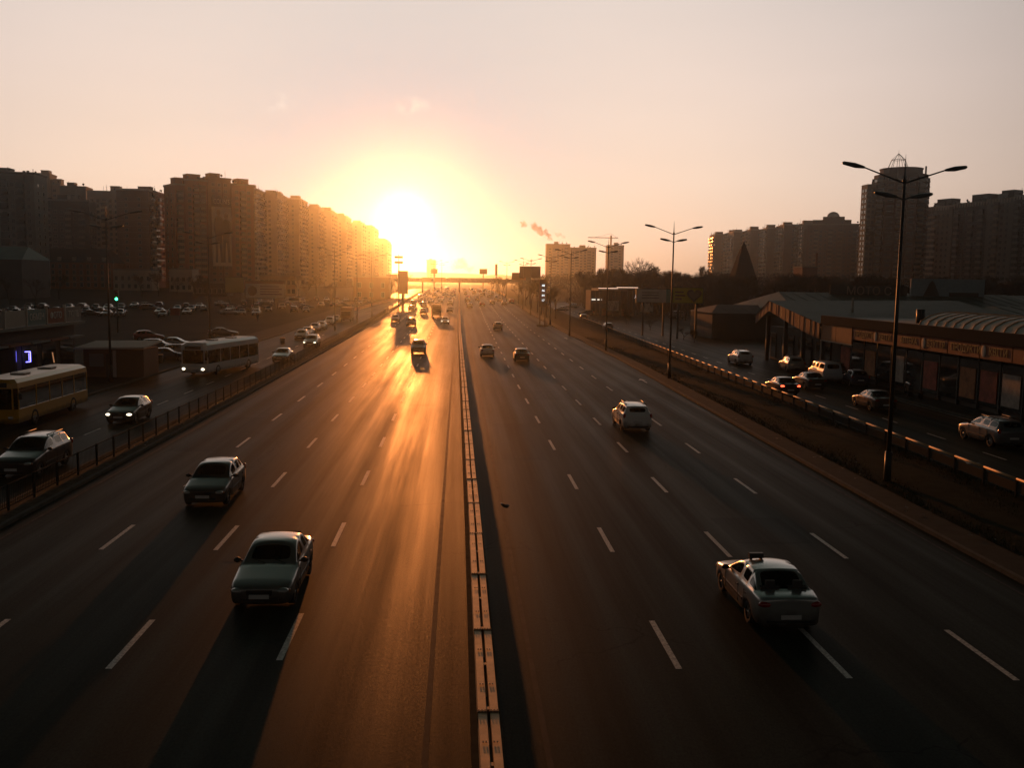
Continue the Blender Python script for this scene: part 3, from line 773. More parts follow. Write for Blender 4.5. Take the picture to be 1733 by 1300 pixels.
# ---- main road, driving away (right half): near ones with all their parts
def away(kind, col, px, py, label, **kw):      # px, py: middle of the rear bumper's foot
    x, y = G(px, py); L_ = -nfront(CARS[kind])[1]
    return car(kind, col, x, y + L_, kw.pop('rz', 0), label, 'cars driving away on the right carriageway', **kw)
def toward(kind, col, px, py, label, **kw):    # px, py: middle of the front bumper's foot
    x, y = G(px, py); L_ = nfront(CARS[kind])[0]
    return car(kind, col, x, y + L_, PI + kw.pop('rz', 0), label, 'oncoming cars on the left carriageway', **kw)
taxi = away('sedan', 'silver', 1337, 1078, 'silver taxi sedan with a dark roof sign, nearest car driving away', cat='taxi', name='taxi')
ts = MB(); ts.prism([(-.09, 0), (.09, 0), (.06, .13), (-.06, .13)], 'x', -.19, .19); ts.box(-.17, -.11, -.06, .06, -.05, 0); ts.box(.11, .17, -.06, .06, -.05, 0)
o = ts.build('roof_sign', M['trim'], taxi); o.location = (-.28, -.08, 1.42)
away('wagon', 'white', 1079, 733, 'white estate car with roof rails between two dashed lane lines', cat='car')
away('sedan', 'black', 884, 613, 'black sedan driving away, right of the pale sedan')
away('sedan', 'white', 825, 605, 'pale sedan driving away just right of the median barrier')
away('hatch', 'beige', 843, 559, 'light hatchback driving away ahead of the pale and black sedans')
toward('sedan', 'silvergreen', 439, 1040, 'grey green sedan, nearest oncoming car, with orange corner indicator')
toward('hatch', 'dark_green', 343, 862, 'dark green hatchback oncoming in the lane next to the divider fence')
toward('wagon', 'grey', 707, 600, 'grey oncoming estate car with sun glare on its roof, alone in its lane')
toward('wagon', 'brown', 695, 553, 'brown oncoming car with glaring roof behind the lone grey estate')
toward('sedan', 'grey', 668, 545, 'grey oncoming sedan in the lane nearest the divider fence far off')
toward('sedan', 'bluewhite', 753, 549, 'pale blue oncoming sedan with both headlights on', lights=True)
toward('hatch', 'grey', 761, 529, 'small grey hatchback close to the median behind the pale blue sedan')
toward('wagon', 'brown', 696, 527, 'brown oncoming estate behind the brown glaring car')
def truck(x, y, rz, label, colc='white', boxc=(.3, .28, .25), name='box_truck', group=None):
    t = thing(name, label, 'truck', (x, y, zg(y) + .01), rz, group)
    c = MB(); c.prism([(1.9, .45), (3.0, .45), (3.05, 1.2), (2.75, 2.1), (1.9, 2.15)], 'x', -1.02, 1.02); c.build('cab', paint(colc, None), t)
    g = MB(); g.quad((-.9, 3.052, 1.22), (.9, 3.052, 1.22), (.9, 2.78, 2.04), (-.9, 2.78, 2.04)); g.build('windscreen', M['darkglass'], t)
    b = MB(); b.box(-1.12, 1.12, -3.0, 1.8, .85, 2.85); b.build('cargo_box', mat(name + '_box', boxc, .6), t)
    f = MB(); f.box(-.4, .4, -2.9, 2.8, .5, .84); f.build('chassis', M['trim'], t)
    for yy in (2.3, -1.9):
        for s in (1, -1): q = new_obj('wheel', BUSW[0], t, (s * .92, yy, .46)); new_obj('rim', BUSW[1], q)
    for s in (1, -1): g = MB(); g.ball((s * .75, 3.03, .75), .13, .05, .09, 8, 5); g.build('headlight', M['lampglass'], t)
    return t
x, y = G(738, 537); truck(x, y + 3, PI, 'dark box truck oncoming in the glare left of the pale blue sedan', 'brown', (.06, .05, .04))

# ---- main road: far traffic, small in the picture
random.seed(21)
far_r = [(792, 512, 'sedan', 'black', 'tiny dark sedan behind a light one beside the median on the right carriageway'), (795, 521, 'hatch', 'white', 'tiny light hatchback beside the median, nearest of the far pair'),
 (816, 519, 'sedan', 'red', 'tiny reddish sedan by itself in the second lane right of the median'), (814, 503, 'sedan', 'white', 'tiny pale sedan ahead of the reddish one'),
 (828, 504, 'hatch', 'silver', 'tiny silver hatchback left of two cars in line'), (840, 508, 'sedan', 'silver', 'tiny silver sedan in the second lane from the right kerb'),
 (866, 514, 'wagon', 'red', 'tiny red car nearest the bare trees at the right kerb'), (828, 501, 'sedan', 'beige', 'tiny beige sedan just ahead of the silver hatchback'),
 (803, 494, 'sedan', 'white', 'tiny bright car far up the right carriageway in mid lane')]
for px, py, k, c, lb in far_r:
    x, y = G(px, py); small_car(k, c, x, y + 2, 0, lb, 'small far cars driving away')
used = []
def free(x, y, r=5.2):
    for a, b in used:
        if abs(a - x) < 2.2 and abs(b - y) < r * 1.4: return False
    used.append((x, y)); return True
cols = ['white', 'silver', 'black', 'grey', 'beige', 'red', 'dark_blue', 'brown', 'silver']
cnt = 0
for i in range(400):
    ln = random.choice([3.2, 7.0, 10.8, 14.4]); y = random.uniform(300, 600)
    if not free(ln, y) or any(abs(G(p[0], p[1])[1] - y) < 6 for p in far_r): continue
    small_car(random.choice(['sedan', 'hatch', 'wagon', 'sedan']), random.choice(cols), ln + random.uniform(-.3, .3), y, random.uniform(-.01, .01),
              'one of the distant cars driving away toward the footbridge', 'distant cars driving away near the footbridge'); cnt += 1
    if cnt > 34: break
far_l = [(728, 514, 'sedan', 'white', 'tiny white oncoming car directly behind the dark box truck'), (745, 505, 'hatch', 'silver', 'tiny silver oncoming hatchback second lane from the median'),
         (712, 512, 'wagon', 'grey', 'tiny grey oncoming estate in bright glare left of the truck'), (757, 503, 'sedan', 'silver', 'tiny silver oncoming sedan in the lane beside the median'),
         (735, 503, 'van', 'white', 'tiny white oncoming van in the mid lane'), (716, 532, 'hatch', 'beige', 'small pale oncoming hatchback lost in the sun glare')]
for px, py, k, c, lb in far_l:
    x, y = G(px, py); small_car(k, c, x, y + 2, PI, lb, 'small far oncoming cars')
cnt = 0
for i in range(500):
    ln = random.choice([-2.4, -6.1, -9.9, -13.4]); y = random.uniform(270, 600)
    if not free(ln, y) or any(abs(G(p[0], p[1])[1] - y) < 7 and abs(G(p[0], p[1])[0] - ln) < 3 for p in far_l): continue
    small_car(random.choice(['sedan', 'hatch', 'wagon', 'sedan', 'van']), random.choice(cols), ln + random.uniform(-.3, .3), y, PI,
              'one of the distant oncoming cars crowding the road before the footbridge', 'distant oncoming cars near the footbridge'); cnt += 1
    if cnt > 55: break

# ---- left service road
def svc(kind, col, px, py, label, rz=PI, **kw):
    x, y = G(px, py); return car(kind, col, x, y + 2, rz, label, 'vehicles on the left service road', **kw)
svc('hatch', 'dark_green', 200, 720, 'dark hatchback with both headlights lit beside the divider fence', lights=True)
svc('wagon', 'black', 24, 812, 'dark estate car with green tinted side windows at the left edge')
svc('sedan', 'silver', 473, 614, 'silver sedan on the service road ahead of the white bus')
svc('wagon', 'silver', 524, 589, 'silver car with headlights on beside the divider fence', lights=True)
x, y = G(338, 638); bus(x + .6, y + 5.6, PI - .2, 'white', 'long white city bus with a pale roof on the left service road', lights=True)
x, y = G(-8, 728); bus(x, y + 5.2, PI, 'dark_yellow', 'yellow city bus standing at the left edge beside the kiosks', Lb=10.5, H=2.85, name='yellow_bus')
queue = [(507, 576, 'hatch', 'beige', 'nearest pale hatchback in the row parked along the left kerb'), (517, 570, 'sedan', 'silver', 'silver sedan second in the row parked along the left kerb'),
 (530, 562, 'sedan', 'grey', 'grey sedan third in the row parked along the left kerb'), (541, 559, 'hatch', 'silver', 'silver hatchback fourth in the row parked along the left kerb'),
 (556, 551, 'wagon', 'white', 'white estate fifth in the row parked along the left kerb'), (567, 546, 'sedan', 'silver', 'last silver sedan of the row parked along the left kerb')]
for px, py, k, c, lb in queue:
    x, y = G(px, py); car(k, c, x, y + 2, PI, lb, 'cars parked in a row along the left kerb', levels=1)
x, y = G(585, 545); truck(x, y + 3, PI, 'brown box truck behind the row of cars parked on the left', 'brown', (.12, .08, .05), name='delivery_truck')
# ---- left yards
def parked(kind, col, px, py, rz, label, group, **kw):
    x, y = G(px, py); return car(kind, col, x, y, rz, label, group, levels=1, **kw)
parked('sedan', 'silver', 300, 590, -1.5, 'silver sedan parked nose right behind the white bus', 'cars parked in the left yard')
parked('hatch', 'black', 268, 594, -1.5, 'black hatchback parked beside the kiosk end', 'cars parked in the left yard')
parked('sedan', 'dark_blue', 285, 611, -1.45, 'dark blue sedan parked in the row nearest the bus', 'cars parked in the left yard')
parked('wagon', 'grey', 312, 607, -1.4, 'grey estate car parked right against the white bus', 'cars parked in the left yard')
parked('sedan', 'grey', 378, 570, -1.35, 'lone grey sedan parked on the open yard above the white bus', 'cars parked in the left yard')
parked('hatch', 'red', 252, 577, -1.2, 'dark red hatchback parked furthest back beside the kiosk', 'cars parked in the left yard')
random.seed(9); n_ = 0
for r_, (x0, x1, y0) in enumerate(((-118, -62, 205), (-112, -44, 218), (-104, -36, 236), (-84, -34, 252), (-66, -32, 270), (-60, -30, 290), (-56, -30, 312))):
    x = x0
    while x < x1:
        if random.random() < .72:
            small_car(random.choice(['sedan', 'hatch', 'wagon', 'sedan']), random.choice(['black', 'grey', 'dark_blue', 'brown', 'dark_green', 'silver', 'black']), x, y0 + random.uniform(-.6, .6), random.choice([.15, PI + .15, -1.2]) + random.uniform(-.1, .1),
                      'one of the closely parked cars filling the big car park before the apartment blocks', 'cars filling the big left car park')
        x += random.uniform(2.7, 3.6)
# ---- right service road and parking
def rsv(kind, col, px, py, label, rz=0, **kw):
    x, y = G(px, py); L_ = -nfront(CARS[kind])[1]; return car(kind, col, x, y + L_ * math.cos(rz), rz, label, 'vehicles around the right service road', **kw)
rsv('wagon', 'white', 1262, 619, 'white estate on the right service road with a sunlit front corner')
rsv('sedan', 'black', 1338, 671, 'black sedan with red tail lights lit beside the guard rail', brake=True)
rsv('sedan', 'dark_green', 1384, 661, 'dark green sedan just right of the one with lit tail lights', brake=False)
rsv('hatch', 'grey', 1031, 560, 'grey hatchback on the service road below the second lamp post', levels=1)
rsv('hatch', 'black', 989, 543, 'dark hatchback on the service road between the lamp posts', levels=1)
rsv('wagon', 'silver', 1352, 632, 'silver estate parked in front of the gabled arcade entrance', rz=-.1)
rsv('van', 'bluewhite', 1412, 650, 'pale van parked among cars before the arcade', rz=-.05)
rsv('hatch', 'black', 1436, 640, 'black hatchback tucked between the pale van and the arcade wall', rz=-.2, levels=1)
rsv('sedan', 'black', 1560, 668, 'black sedan parked right of the tall lamp post beside the shop windows', rz=-.1)
rsv('sedan', 'beige', 1452, 627, 'beige sedan parked behind the pale van against the arcade', rz=-.3)
rsv('hatch', 'dark_blue', 1462, 656, 'dark blue hatchback parked right of the pale van', rz=-.15)
rsv('van', 'red', 1516, 652, 'dark red minibus partly hidden behind the tall lamp post', rz=-.1, name='minibus')
rsv('sedan', 'brown', 1500, 698, 'brown sedan passing behind the foot of the tall lamp post')
rsv('wagon', 'grey', 1715, 762, 'dark grey estate at the right edge on the service road')
rsv('sedan', 'grey', 1410, 630, 'grey sedan roof showing behind the van', rz=-.2, levels=1)
rsv('sedan', 'silver', 950, 527, 'silver sedan parked sideways at the far end of the guard rail', rz=1.4, levels=1)
rsv('hatch', 'grey', 993, 534, 'grey hatchback parked beyond the guard rail end', rz=1.3, levels=1)
rsv('van', 'grey', 1148, 540, 'dark van parked below the blue billboard', rz=.3, levels=1)
rsv('sedan', 'silver', 1196, 541, 'silver sedan in shade below the yellow heart billboard', rz=1.2, levels=1)
rsv('hatch', 'white', 968, 522, 'white hatchback parked near the petrol station forecourt', rz=1.2, levels=1)
# ------------------------------------------------------------------ median guard rail
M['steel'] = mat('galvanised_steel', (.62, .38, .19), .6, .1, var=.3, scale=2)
M['darksteel'] = mat('dark_painted_steel', (.035, .04, .038), .5, .3)
M['bolt'] = mat('bolt_dark', (.03, .03, .03), .6)
M['fence'] = mat('dark_fence_paint', (.03, .032, .03), .95, spec=.08)
M['concrete'] = mat('concrete', (.24, .22, .19), .85, var=.25, scale=1.5, bump=.3, bscale=15)
M['white'] = mat('white_board', (.6, .6, .56), .6, var=.1)
def med_x(y): return .62 - min(.35, max(0, y - 30) * .0028)
med = thing('median_guard_rail', 'double steel guard rail running down the middle of the avenue', 'guard rail', (0, 0, 0))
SEC = 4.2
# one W-section of beam, shared by every piece
def wbeam(Ls):
    prof = [(-.10, -.155), (.04, -.155), (.075, -.11), (.075, -.06), (.04, -.02), (.04, .02), (.075, .06), (.075, .11), (.065, .15), (-.09, .15), (-.10, .11)]
    b = MB(); vs = []
    for y in (0, Ls):
        for u, v in prof: vs.append((u, y, v))
    k = len(prof); b.add(vs, [(i, i + 1, k + i + 1, k + i) for i in range(k - 1)] + [(k - 1, 0, k, 2 * k - 1)])
    return b
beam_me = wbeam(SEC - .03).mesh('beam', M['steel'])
jb = MB(); jb.box(-.105, .082, -.028, .028, -.16, .158)
for yy in (-.025, .025):
    for xx in (-.07, -.01, .05): jb.box(xx - .012, xx + .012, yy - .012, yy + .012, .158, .170, 1)
joint_me = jb.mesh('joint_plate', [mat('rusty_joint', (.10, .08, .06), .8, var=.3), M['bolt']])
bb = MB()
for yy in (-.9, .9):
    for xx in (-.055, .0): bb.box(xx - .016, xx + .016, yy - .02, yy + .02, .150, .163)
bolt_me = bb.mesh('bolt_pair', M['bolt'])
pb = MB(); pb.box(-.05, .05, -.06, .06, 0, .72); pb.box(-.14, .14, -.05, .05, .48, .66)
post_me = pb.mesh('post', M['steel'])
random.seed(4)
nsec = 62
for k in range(nsec):
    y = -4 + k * SEC; x = med_x(y); sl = (med_x(y + SEC) - x) / SEC; jx, jz = random.uniform(-.012, .012), random.uniform(-.012, .01)
    for s in (1, -1):
        o = new_obj('beam', beam_me, med, (x + s * .125 + jx, y, zg(y) + .60 + jz)); o.rotation_euler = (0, 0, -math.atan(sl)) if s > 0 else (0, 0, -math.atan(sl))
        if s < 0: o.scale = (-1, 1, 1)
        if k < 28:
            q = new_obj('joint_plate', joint_me, med, (x + s * .125, y, zg(y) + .603));  q.scale = (s, 1, 1)
            q = new_obj('bolt_pair', bolt_me, med, (x + s * .125, y + SEC / 2, zg(y) + .603)); q.scale = (s, 1, 1)
    new_obj('post', post_me, med, (x, y + .2, zg(y))); new_obj('post', post_me, med, (x, y + .2 + SEC / 2, zg(y)))
mb = MB()
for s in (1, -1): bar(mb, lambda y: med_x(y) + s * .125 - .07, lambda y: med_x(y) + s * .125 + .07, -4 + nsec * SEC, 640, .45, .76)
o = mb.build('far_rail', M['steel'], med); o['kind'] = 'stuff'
mb = MB(); ribbon(mb, lambda y: med_x(y) - .32, lambda y: med_x(y) + .32, -40, 640, .013); struct(mb.build('median_dust_strip', M['dust']))

# ------------------------------------------------------------------ left divider fence
fn = thing('divider_fence', 'dark railing of thin bars between the left service road and the avenue', 'fence')
def fx(y): return kl(y) - .78
FS = 2.15
fp = MB(); fp.box(-.035, .035, -.035, .035, 0, 1.02); fpost = fp.mesh('post', M['fence'])
fr = MB(); fr.box(-.02, .02, 0, FS, .95, .99); frail = fr.mesh('top_rail', M['fence'])
fr = MB(); fr.box(-.015, .015, 0, FS, .14, .17); frail2 = fr.mesh('bottom_rail', M['fence'])
fb = MB()
for i in range(1, 15): fb.box(-.007, .007, i * FS / 15 - .007, i * FS / 15 + .007, .17, .95)
fbars = fb.mesh('bars', M['fence'])
y = 18.0
while y < 178:
    x = fx(y); sl = (fx(y + FS) - x) / FS; a = -math.atan(sl); z = zg(y) + .11
    new_obj('post', fpost, fn, (x, y, z))
    if y < 90:
        for nm, me in (('top_rail', frail), ('bottom_rail', frail2)):
            o = new_obj(nm, me, fn, (x, y, z)); o.rotation_euler = (0, 0, a)
        o = new_obj('bars', fbars, fn, (x, y, z)); o.rotation_euler = (0, 0, a); o['kind'] = 'stuff'
    y += FS
mb = MB(); bar(mb, lambda y: fx(y) - .02, lambda y: fx(y) + .02, 90, 235, 1.06, 1.10); bar(mb, lambda y: fx(y) - .012, lambda y: fx(y) + .012, 90, 235, .55, .60); bar(mb, lambda y: fx(y) - .012, lambda y: fx(y) + .012, 90, 235, .25, .29)
yy = 90.0
while yy < 235:
    mb.box(fx(yy) - .007, fx(yy) + .007, yy - .02, yy + .02, zg(yy) + .28, zg(yy) + 1.06); yy += .3
o = mb.build('far_bars', M['fence'], fn); o['kind'] = 'stuff'
# end wall block of the fence
mb = MB(); mb.box(fx(236) - .3, fx(236) + .3, 235, 241, zg(236), zg(236) + 1.3)
tag(mb.build('concrete_end_block', M['concrete']), 'low concrete block closing the far end of the dark divider fence', 'barrier')

# ------------------------------------------------------------------ right guard rail
rg = thing('service_guard_rail', 'low guard rail with sunlit top beam along the right service road', 'guard rail')
RS = 2.6
rb = MB(); rb.tube((0, 0, .78), (0, RS, .78), .055, n=8); rbeam = rb.mesh('top_beam', M['steel'])
rb = MB(); rb.box(-.015, .015, .06, RS - .06, .22, .62); rpan = rb.mesh('panel', mat('guard_rail_panel', (.025, .028, .024), .9, spec=.1))
rb = MB(); rb.box(-.045, .045, -.045, .045, 0, .76); rpost = rb.mesh('post', M['fence'])
y = 22.0
while y < 205:
    x = rail_x(y); sl = (rail_x(y + RS) - x) / RS; a = -math.atan(sl); z = zg(y) + .10
    new_obj('post', rpost, rg, (x, y, z))
    for nm, me in (('top_beam', rbeam), ('panel', rpan)):
        o = new_obj(nm, me, rg, (x, y, z)); o.rotation_euler = (0, 0, a)
    y += RS
# far white barrier along the right kerb
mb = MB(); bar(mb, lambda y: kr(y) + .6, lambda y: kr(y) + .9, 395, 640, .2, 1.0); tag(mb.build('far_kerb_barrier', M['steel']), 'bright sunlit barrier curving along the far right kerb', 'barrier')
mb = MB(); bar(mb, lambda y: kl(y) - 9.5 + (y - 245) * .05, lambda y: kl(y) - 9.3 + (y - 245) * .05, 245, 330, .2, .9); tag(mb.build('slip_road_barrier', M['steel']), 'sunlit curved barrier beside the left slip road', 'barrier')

# ------------------------------------------------------------------ street lamps
def lamp_meshes():
    b = MB(); b.tube((0, 0, 0), (0, 0, 1.4), .16, .15, 10); b.tube((0, 0, 1.4), (0, 0, 13.2), .10, .06, 10); pole = b.mesh('pole', M['darksteel'])
    b = MB(); b.tube((0, 0, 13.2), (0, 0, 14.4), .05, .004, 6); b.ball((0, 0, 13.25), .10, .10, .12, 8, 5); sp_ = b.mesh('finial', M['darksteel'])
    def arm(Lh, rise):
        b = MB(); b.tube((0, 0, 0), (Lh, 0, rise), .04, .032, 6); return b.mesh('arm', M['darksteel'])
    h = MB()
    prof = [(0, .05, .05), (.12, .11, .07), (.45, .15, .11), (.95, .12, .08), (1.02, .05, .04)]
    vs = []
    for x, w, t_ in prof:
        for a in range(8):
            an = 2 * math.pi * a / 8; vs.append((x, w * math.cos(an), t_ * math.sin(an) + x * .16))
    h.add(vs, [(j * 8 + i, j * 8 + (i + 1) % 8, (j + 1) * 8 + (i + 1) % 8, (j + 1) * 8 + i) for j in range(4) for i in range(8)] + [tuple(range(8)), tuple(range(39, 31, -1))], 0, True)
    head = h.mesh('lamp_head', M['lamphead'])
    return pole, sp_, arm(1.9, .62), arm(.35, .12), head
M['lamphead'] = mat('lamp_head_grey', (.10, .105, .10), .35, .3)
LPM = lamp_meshes()
def lamp(x, y, label, group, turn=0):
    t = thing('street_lamp', label, 'street lamp', (x, y, zg(y) + .1), turn, group)
    new_obj('pole', LPM[0], t); new_obj('finial', LPM[1], t)
    for zz, me, L_, r_ in ((13.15, LPM[2], 1.9, .62), (12.45, LPM[3], .35, .12)):
        for s in (0, math.pi):
            a = new_obj('arm', me, t, (0, 0, zz)); a.rotation_euler = (0, 0, s)
            h = new_obj('lamp_head', LPM[4], a, (L_ - .02, 0, r_))
    return t
names = ['tallest street lamp in front of the round tower', 'second four-armed street lamp above the right guard rail', 'third street lamp before the gap between the far apartment blocks',
         'fourth street lamp before the wide far apartment block', 'fifth street lamp at the left edge of the far apartment block', 'sixth small street lamp above the dark billboards', 'seventh tiny street lamp beside the dark billboards', 'eighth tiny street lamp furthest down the right side']
for i, (px, py) in enumerate([(1533, 268), (1141, 379), (1030, 407), (967, 421), (933, 431), (899, 437), (886, 441), (858, 450)]):
    yy = [40.5, 86, 121, 153, 188, 232, 270, 330][i]; xx = atY(px, py, yy)[0]
    lamp(xx, yy, names[i], 'street lamps along the right side', [.1, .25, .3, .35, .35, .35, .35, .35][i])
for i, (px, yy) in enumerate([(180, 79), (352, 113), (566, 160), (604, 190), (629, 214), (735, 330), (748, 400)]):
    xx = atY(px, 400, yy)[0]
    lamp(xx, yy, ['dark street lamp at the left before the grey apartment block', 'street lamp before the tall fashion banner', 'pale glinting street lamp nearest the sun on the left', 'second glinting street lamp left of the sun',
                  'third glinting street lamp left of the sun', 'thin street lamp in the glare right below the sun', 'thin far street lamp just right of the sun glare'][i], 'street lamps along the left side')

# ------------------------------------------------------------------ far footbridge
by = 445
fb_ = thing('footbridge', 'hazy covered footbridge crossing the avenue in the distance', 'bridge', (0, 0, 0))
zb_ = zg(by) + 4.9
mb = MB(); mb.box(-32, 30, by - 2, by + 2, zb_, zb_ + .7); mb.build('deck', M['concrete'], fb_)
M['banner_y'] = mat('yellow_banner', (.45, .33, .06), .7); M['banner_w'] = mat('pale_banner', (.55, .5, .42), .7, var=.3, scale=.8)
for i in range(31):
    x0 = -32 + 2 * i; m_ = MB(); m_.box(x0 + .02, x0 + 1.98, by - 2.06, by - 2.0, zb_ + .7, zb_ + 1.9); m_.build('side_panel', M['darksteel'] if i % 3 else M['fence'], fb_)
for a, b_, mm in ((-27, -22.5, M['banner_y']), (-17, -12.5, M['banner_y']), (-5, 18, M['banner_w']), (-11.5, -6, M['banner_y'])):
    m_ = MB(); m_.box(a, b_, by - 2.16, by - 2.08, zb_ + .1, zb_ + 2.2); m_.build('banner', mm, fb_)
for x in (-31, -16.8, .4, 18.4, 29):
    m_ = MB(); m_.box(x - .35, x + .35, by - .8, by + .8, zg(by), zb_); m_.build('pier', M['concrete'], fb_)
for s in (-1, 1):
    m_ = MB(); m_.box(s * 31 - 2.5, s * 31 + 2.5, by - 3, by + 3, zb_, zb_ + 3.4); m_.build('stair_tower', M['darksteel'], fb_)

# ------------------------------------------------------------------ bird, traffic light, bins
bd = MB()
bd.ball((0, 0, 0), .05, .12, .045, 8, 6); bd.ball((0, .13, .02), .028, .035, .028, 6, 4)
bd.add([(-.02, -.1, 0), (.02, -.1, 0), (.05, -.24, .01), (-.05, -.24, .01)], [(0, 1, 2, 3)])
x, y = G(855, 866)
bobj = bd.build('bird', mat('bird_feathers', (.04, .04, .045), .8)); 
yb = y * .72; xb, zb2 = atY(855, 857, yb); bobj.location = (xb, yb, zb2); bobj.rotation_euler = (.1, .3, .9)
for s in (1, -1):
    w_ = MB(); w_.add([(s * .03, .06, 0), (s * .16, .07, .07), (s * .30, -.03, .05), (s * .15, -.05, .06), (s * .03, -.07, 0), (s * .03, .06, -.012), (s * .16, .07, .058), (s * .30, -.03, .045), (s * .15, -.05, .048), (s * .03, -.07, -.012)],
        [(0, 1, 2, 3, 4), (9, 8, 7, 6, 5)]); w_.build('wing', M['trim'], bobj)
tag(bobj, 'small dark bird flying low over the right carriageway near the median', 'bird')
x, y = G(199, 512)
def traffic_light(x, y, label):
    t = thing('traffic_light', label, 'traffic light', (x, y, zg(y)))
    m_ = MB(); m_.tube((0, 0, 0), (0, 0, 3.2), .07, n=8); m_.build('pole', M['darksteel'], t)
    m_ = MB(); m_.box(-.18, .18, -.14, .14, 3.0, 4.0); m_.build('housing', M['trim'], t)
    for k, (c, e) in enumerate((((.1, .3, .15), ((.05, 1, .35), 9)), ((.2, .12, .02), None), ((.2, .02, .02), None))):
        q = MB(); q.tube((0, -.145, 3.17 + k * .33), (0, -.19, 3.17 + k * .33), .13, n=12); q.build('lens', mat('signal_lens', c, .3, emit=e[0] if e else None, estr=e[1] if e else 0), t)
    return t
tyy = 150.0; xx, zz = atY(197, 477, tyy); traffic_light(xx, tyy, 'traffic light glowing green before the white low building at the left').scale = (1.5, 1.5, 1.65)
# ------------------------------------------------------------------ buildings
M['wg'] = mat('window_glass', (.03, .035, .035), .08, spec=.8)
M['bg'] = mat('balcony_glass', (.06, .06, .055), .27, spec=.9, bump=.15, bscale=1.2)
M['frame'] = mat('window_frame_paint', (.42, .40, .36), .6)
WALLS = {'brown': mat('brown_panel_wall', (.17, .095, .06), .85, var=.2, scale=.15), 'beige': mat('beige_panel_wall', (.30, .245, .18), .85, var=.18, scale=.15),
         'grey': mat('grey_panel_wall', (.23, .225, .2), .85, var=.18, scale=.15), 'brick': mat('brick_wall', (.28, .11, .06), .85, var=.2, scale=.2),
         'pale': mat('pale_panel_wall', (.55, .50, .43), .85, var=.12, scale=.15), 'dark': mat('dark_wall', (.07, .06, .05), .85, var=.2, scale=.2),
         'teal': mat('teal_roof', (.10, .19, .17), .7, var=.2, scale=.3), 'cream': mat('cream_wall', (.42, .38, .31), .8, var=.15, scale=.3)}
M['dish'] = mat('roof_gear', (.05, .05, .05), .8)
def apartment(label, x, y, rz, Lx, H, wall='beige', bal='pale', depth=14, z0=None, seed=0, steps=None, group=None, bay=3.1, balc=(1, 4), name='apartment_block', ends=True):
    """facade along local +x at y=0 facing -y"""
    rnd = random.Random(seed); z0 = zg(y) if z0 is None else z0
    t = thing(name, label, 'apartment block', (x, y, z0 - .3), rz, group)
    w = MB(); w.box(0, Lx, 0, depth, 0, H); w.build('wall', WALLS[wall], t)
    nf = max(2, int((H - 4.5) / 2.9)); nb = max(1, int((Lx - .8) / bay)); off = (Lx - nb * bay) / 2
    win = MB(); bl = MB(); gl = MB()
    def window(cx, z, ww, hh, fy, face=0):
        def bx(u0, u1, d, z0_, z1_, mi):
            if face == 0: win.box(u0, u1, -d, .0, z0_, z1_, mi)
            elif face == 1: win.box(-d, 0, u0, u1, z0_, z1_, mi)
            else: win.box(Lx, Lx + d, u0, u1, z0_, z1_, mi)
        bx(cx - ww / 2 - .1, cx + ww / 2 + .1, .05, z - .1, z + hh + .1, 0)
        bx(cx - ww / 2, cx - .04, .07, z, z + hh, 1); bx(cx + .04, cx + ww / 2, .07, z, z + hh, 1)
    for b in range(nb):
        cx = off + (b + .5) * bay; isb = (b % 5) in balc
        for f in range(nf):
            z = 4.0 + f * 2.9
            if isb:
                x0, x1 = cx - bay * .47, cx + bay * .47; d = 1.15
                bl.box(x0, x1, -d, 0, z - .35, z - .2)
                k = rnd.random()
                bl.box(x0, x1, -d, -d + .08, z - .2, z + .85); bl.box(x0, x0 + .08, -d + .08, 0, z - .2, z + .85); bl.box(x1 - .08, x1, -d + .08, 0, z - .2, z + .85)
                if k < .72:
                    gl.box(x0 + .03, x1 - .03, -d + .03, -.02, z + .85, z + 2.3, 0)
                    for q in range(4): bl.box(x0 + (x1 - x0 - .06) * q / 3, x0 + (x1 - x0 - .06) * q / 3 + .06, -d - .01, -d + .04, z + .85, z + 2.4)
                else: window(cx, z, bay * .6, 1.5, 0)
                if f == nf - 1: bl.box(x0, x1, -d, 0, z + 2.4, z + 2.6)
            else: window(cx, z, bay * .42 if b % 2 else bay * .52, 1.5, 0)
        if b % 5 == 2: bl.box(cx - bay * .5 - .12, cx - bay * .5 + .12, -.35, 0, 3.2, H - .6)
    if ends:
        for f in range(nf):
            z = 4.0 + f * 2.9
            for u in (depth * .3, depth * .7): window(u, z, 1.3, 1.4, 0, 1); window(u, z, 1.3, 1.4, 0, 2)
            bl.box(-.04, 0, .0, depth, z - .45, z - .4); bl.box(Lx, Lx + .04, .0, depth, z - .45, z - .4)
    tag(win.build('windows', [M['frame'], M['wg']], t), kind='stuff'); o = bl.build('balconies', WALLS[bal], t); o['kind'] = 'stuff'
    if gl.v: o = gl.build('balcony_glazing', M['bg'], t); o['kind'] = 'stuff'
    p = MB(); p.box(-.25, Lx + .25, -.35, .25, H - .2, H + .7); p.box(-.25, Lx + .25, depth - .2, depth + .25, H - .2, H + .7); p.box(-.25, .2, .25, depth - .2, H - .2, H + .7); p.box(Lx - .2, Lx + .25, .25, depth - .2, H - .2, H + .7)
    p.build('parapet', WALLS[bal], t)
    nbx = max(1, int(Lx / 18))
    for i in range(nbx):
        cx = Lx * (i + .5) / nbx + rnd.uniform(-2, 2); hw = rnd.uniform(1.8, 3.2); hh = rnd.uniform(2.2, 3.6)
        q = MB(); q.box(cx - hw, cx + hw, 2.5, 8.5, H, H + hh); q.box(cx - hw - .2, cx + hw + .2, 2.3, 8.7, H + hh, H + hh + .2); q.build('roof_room', WALLS[wall], t)
    g = MB()
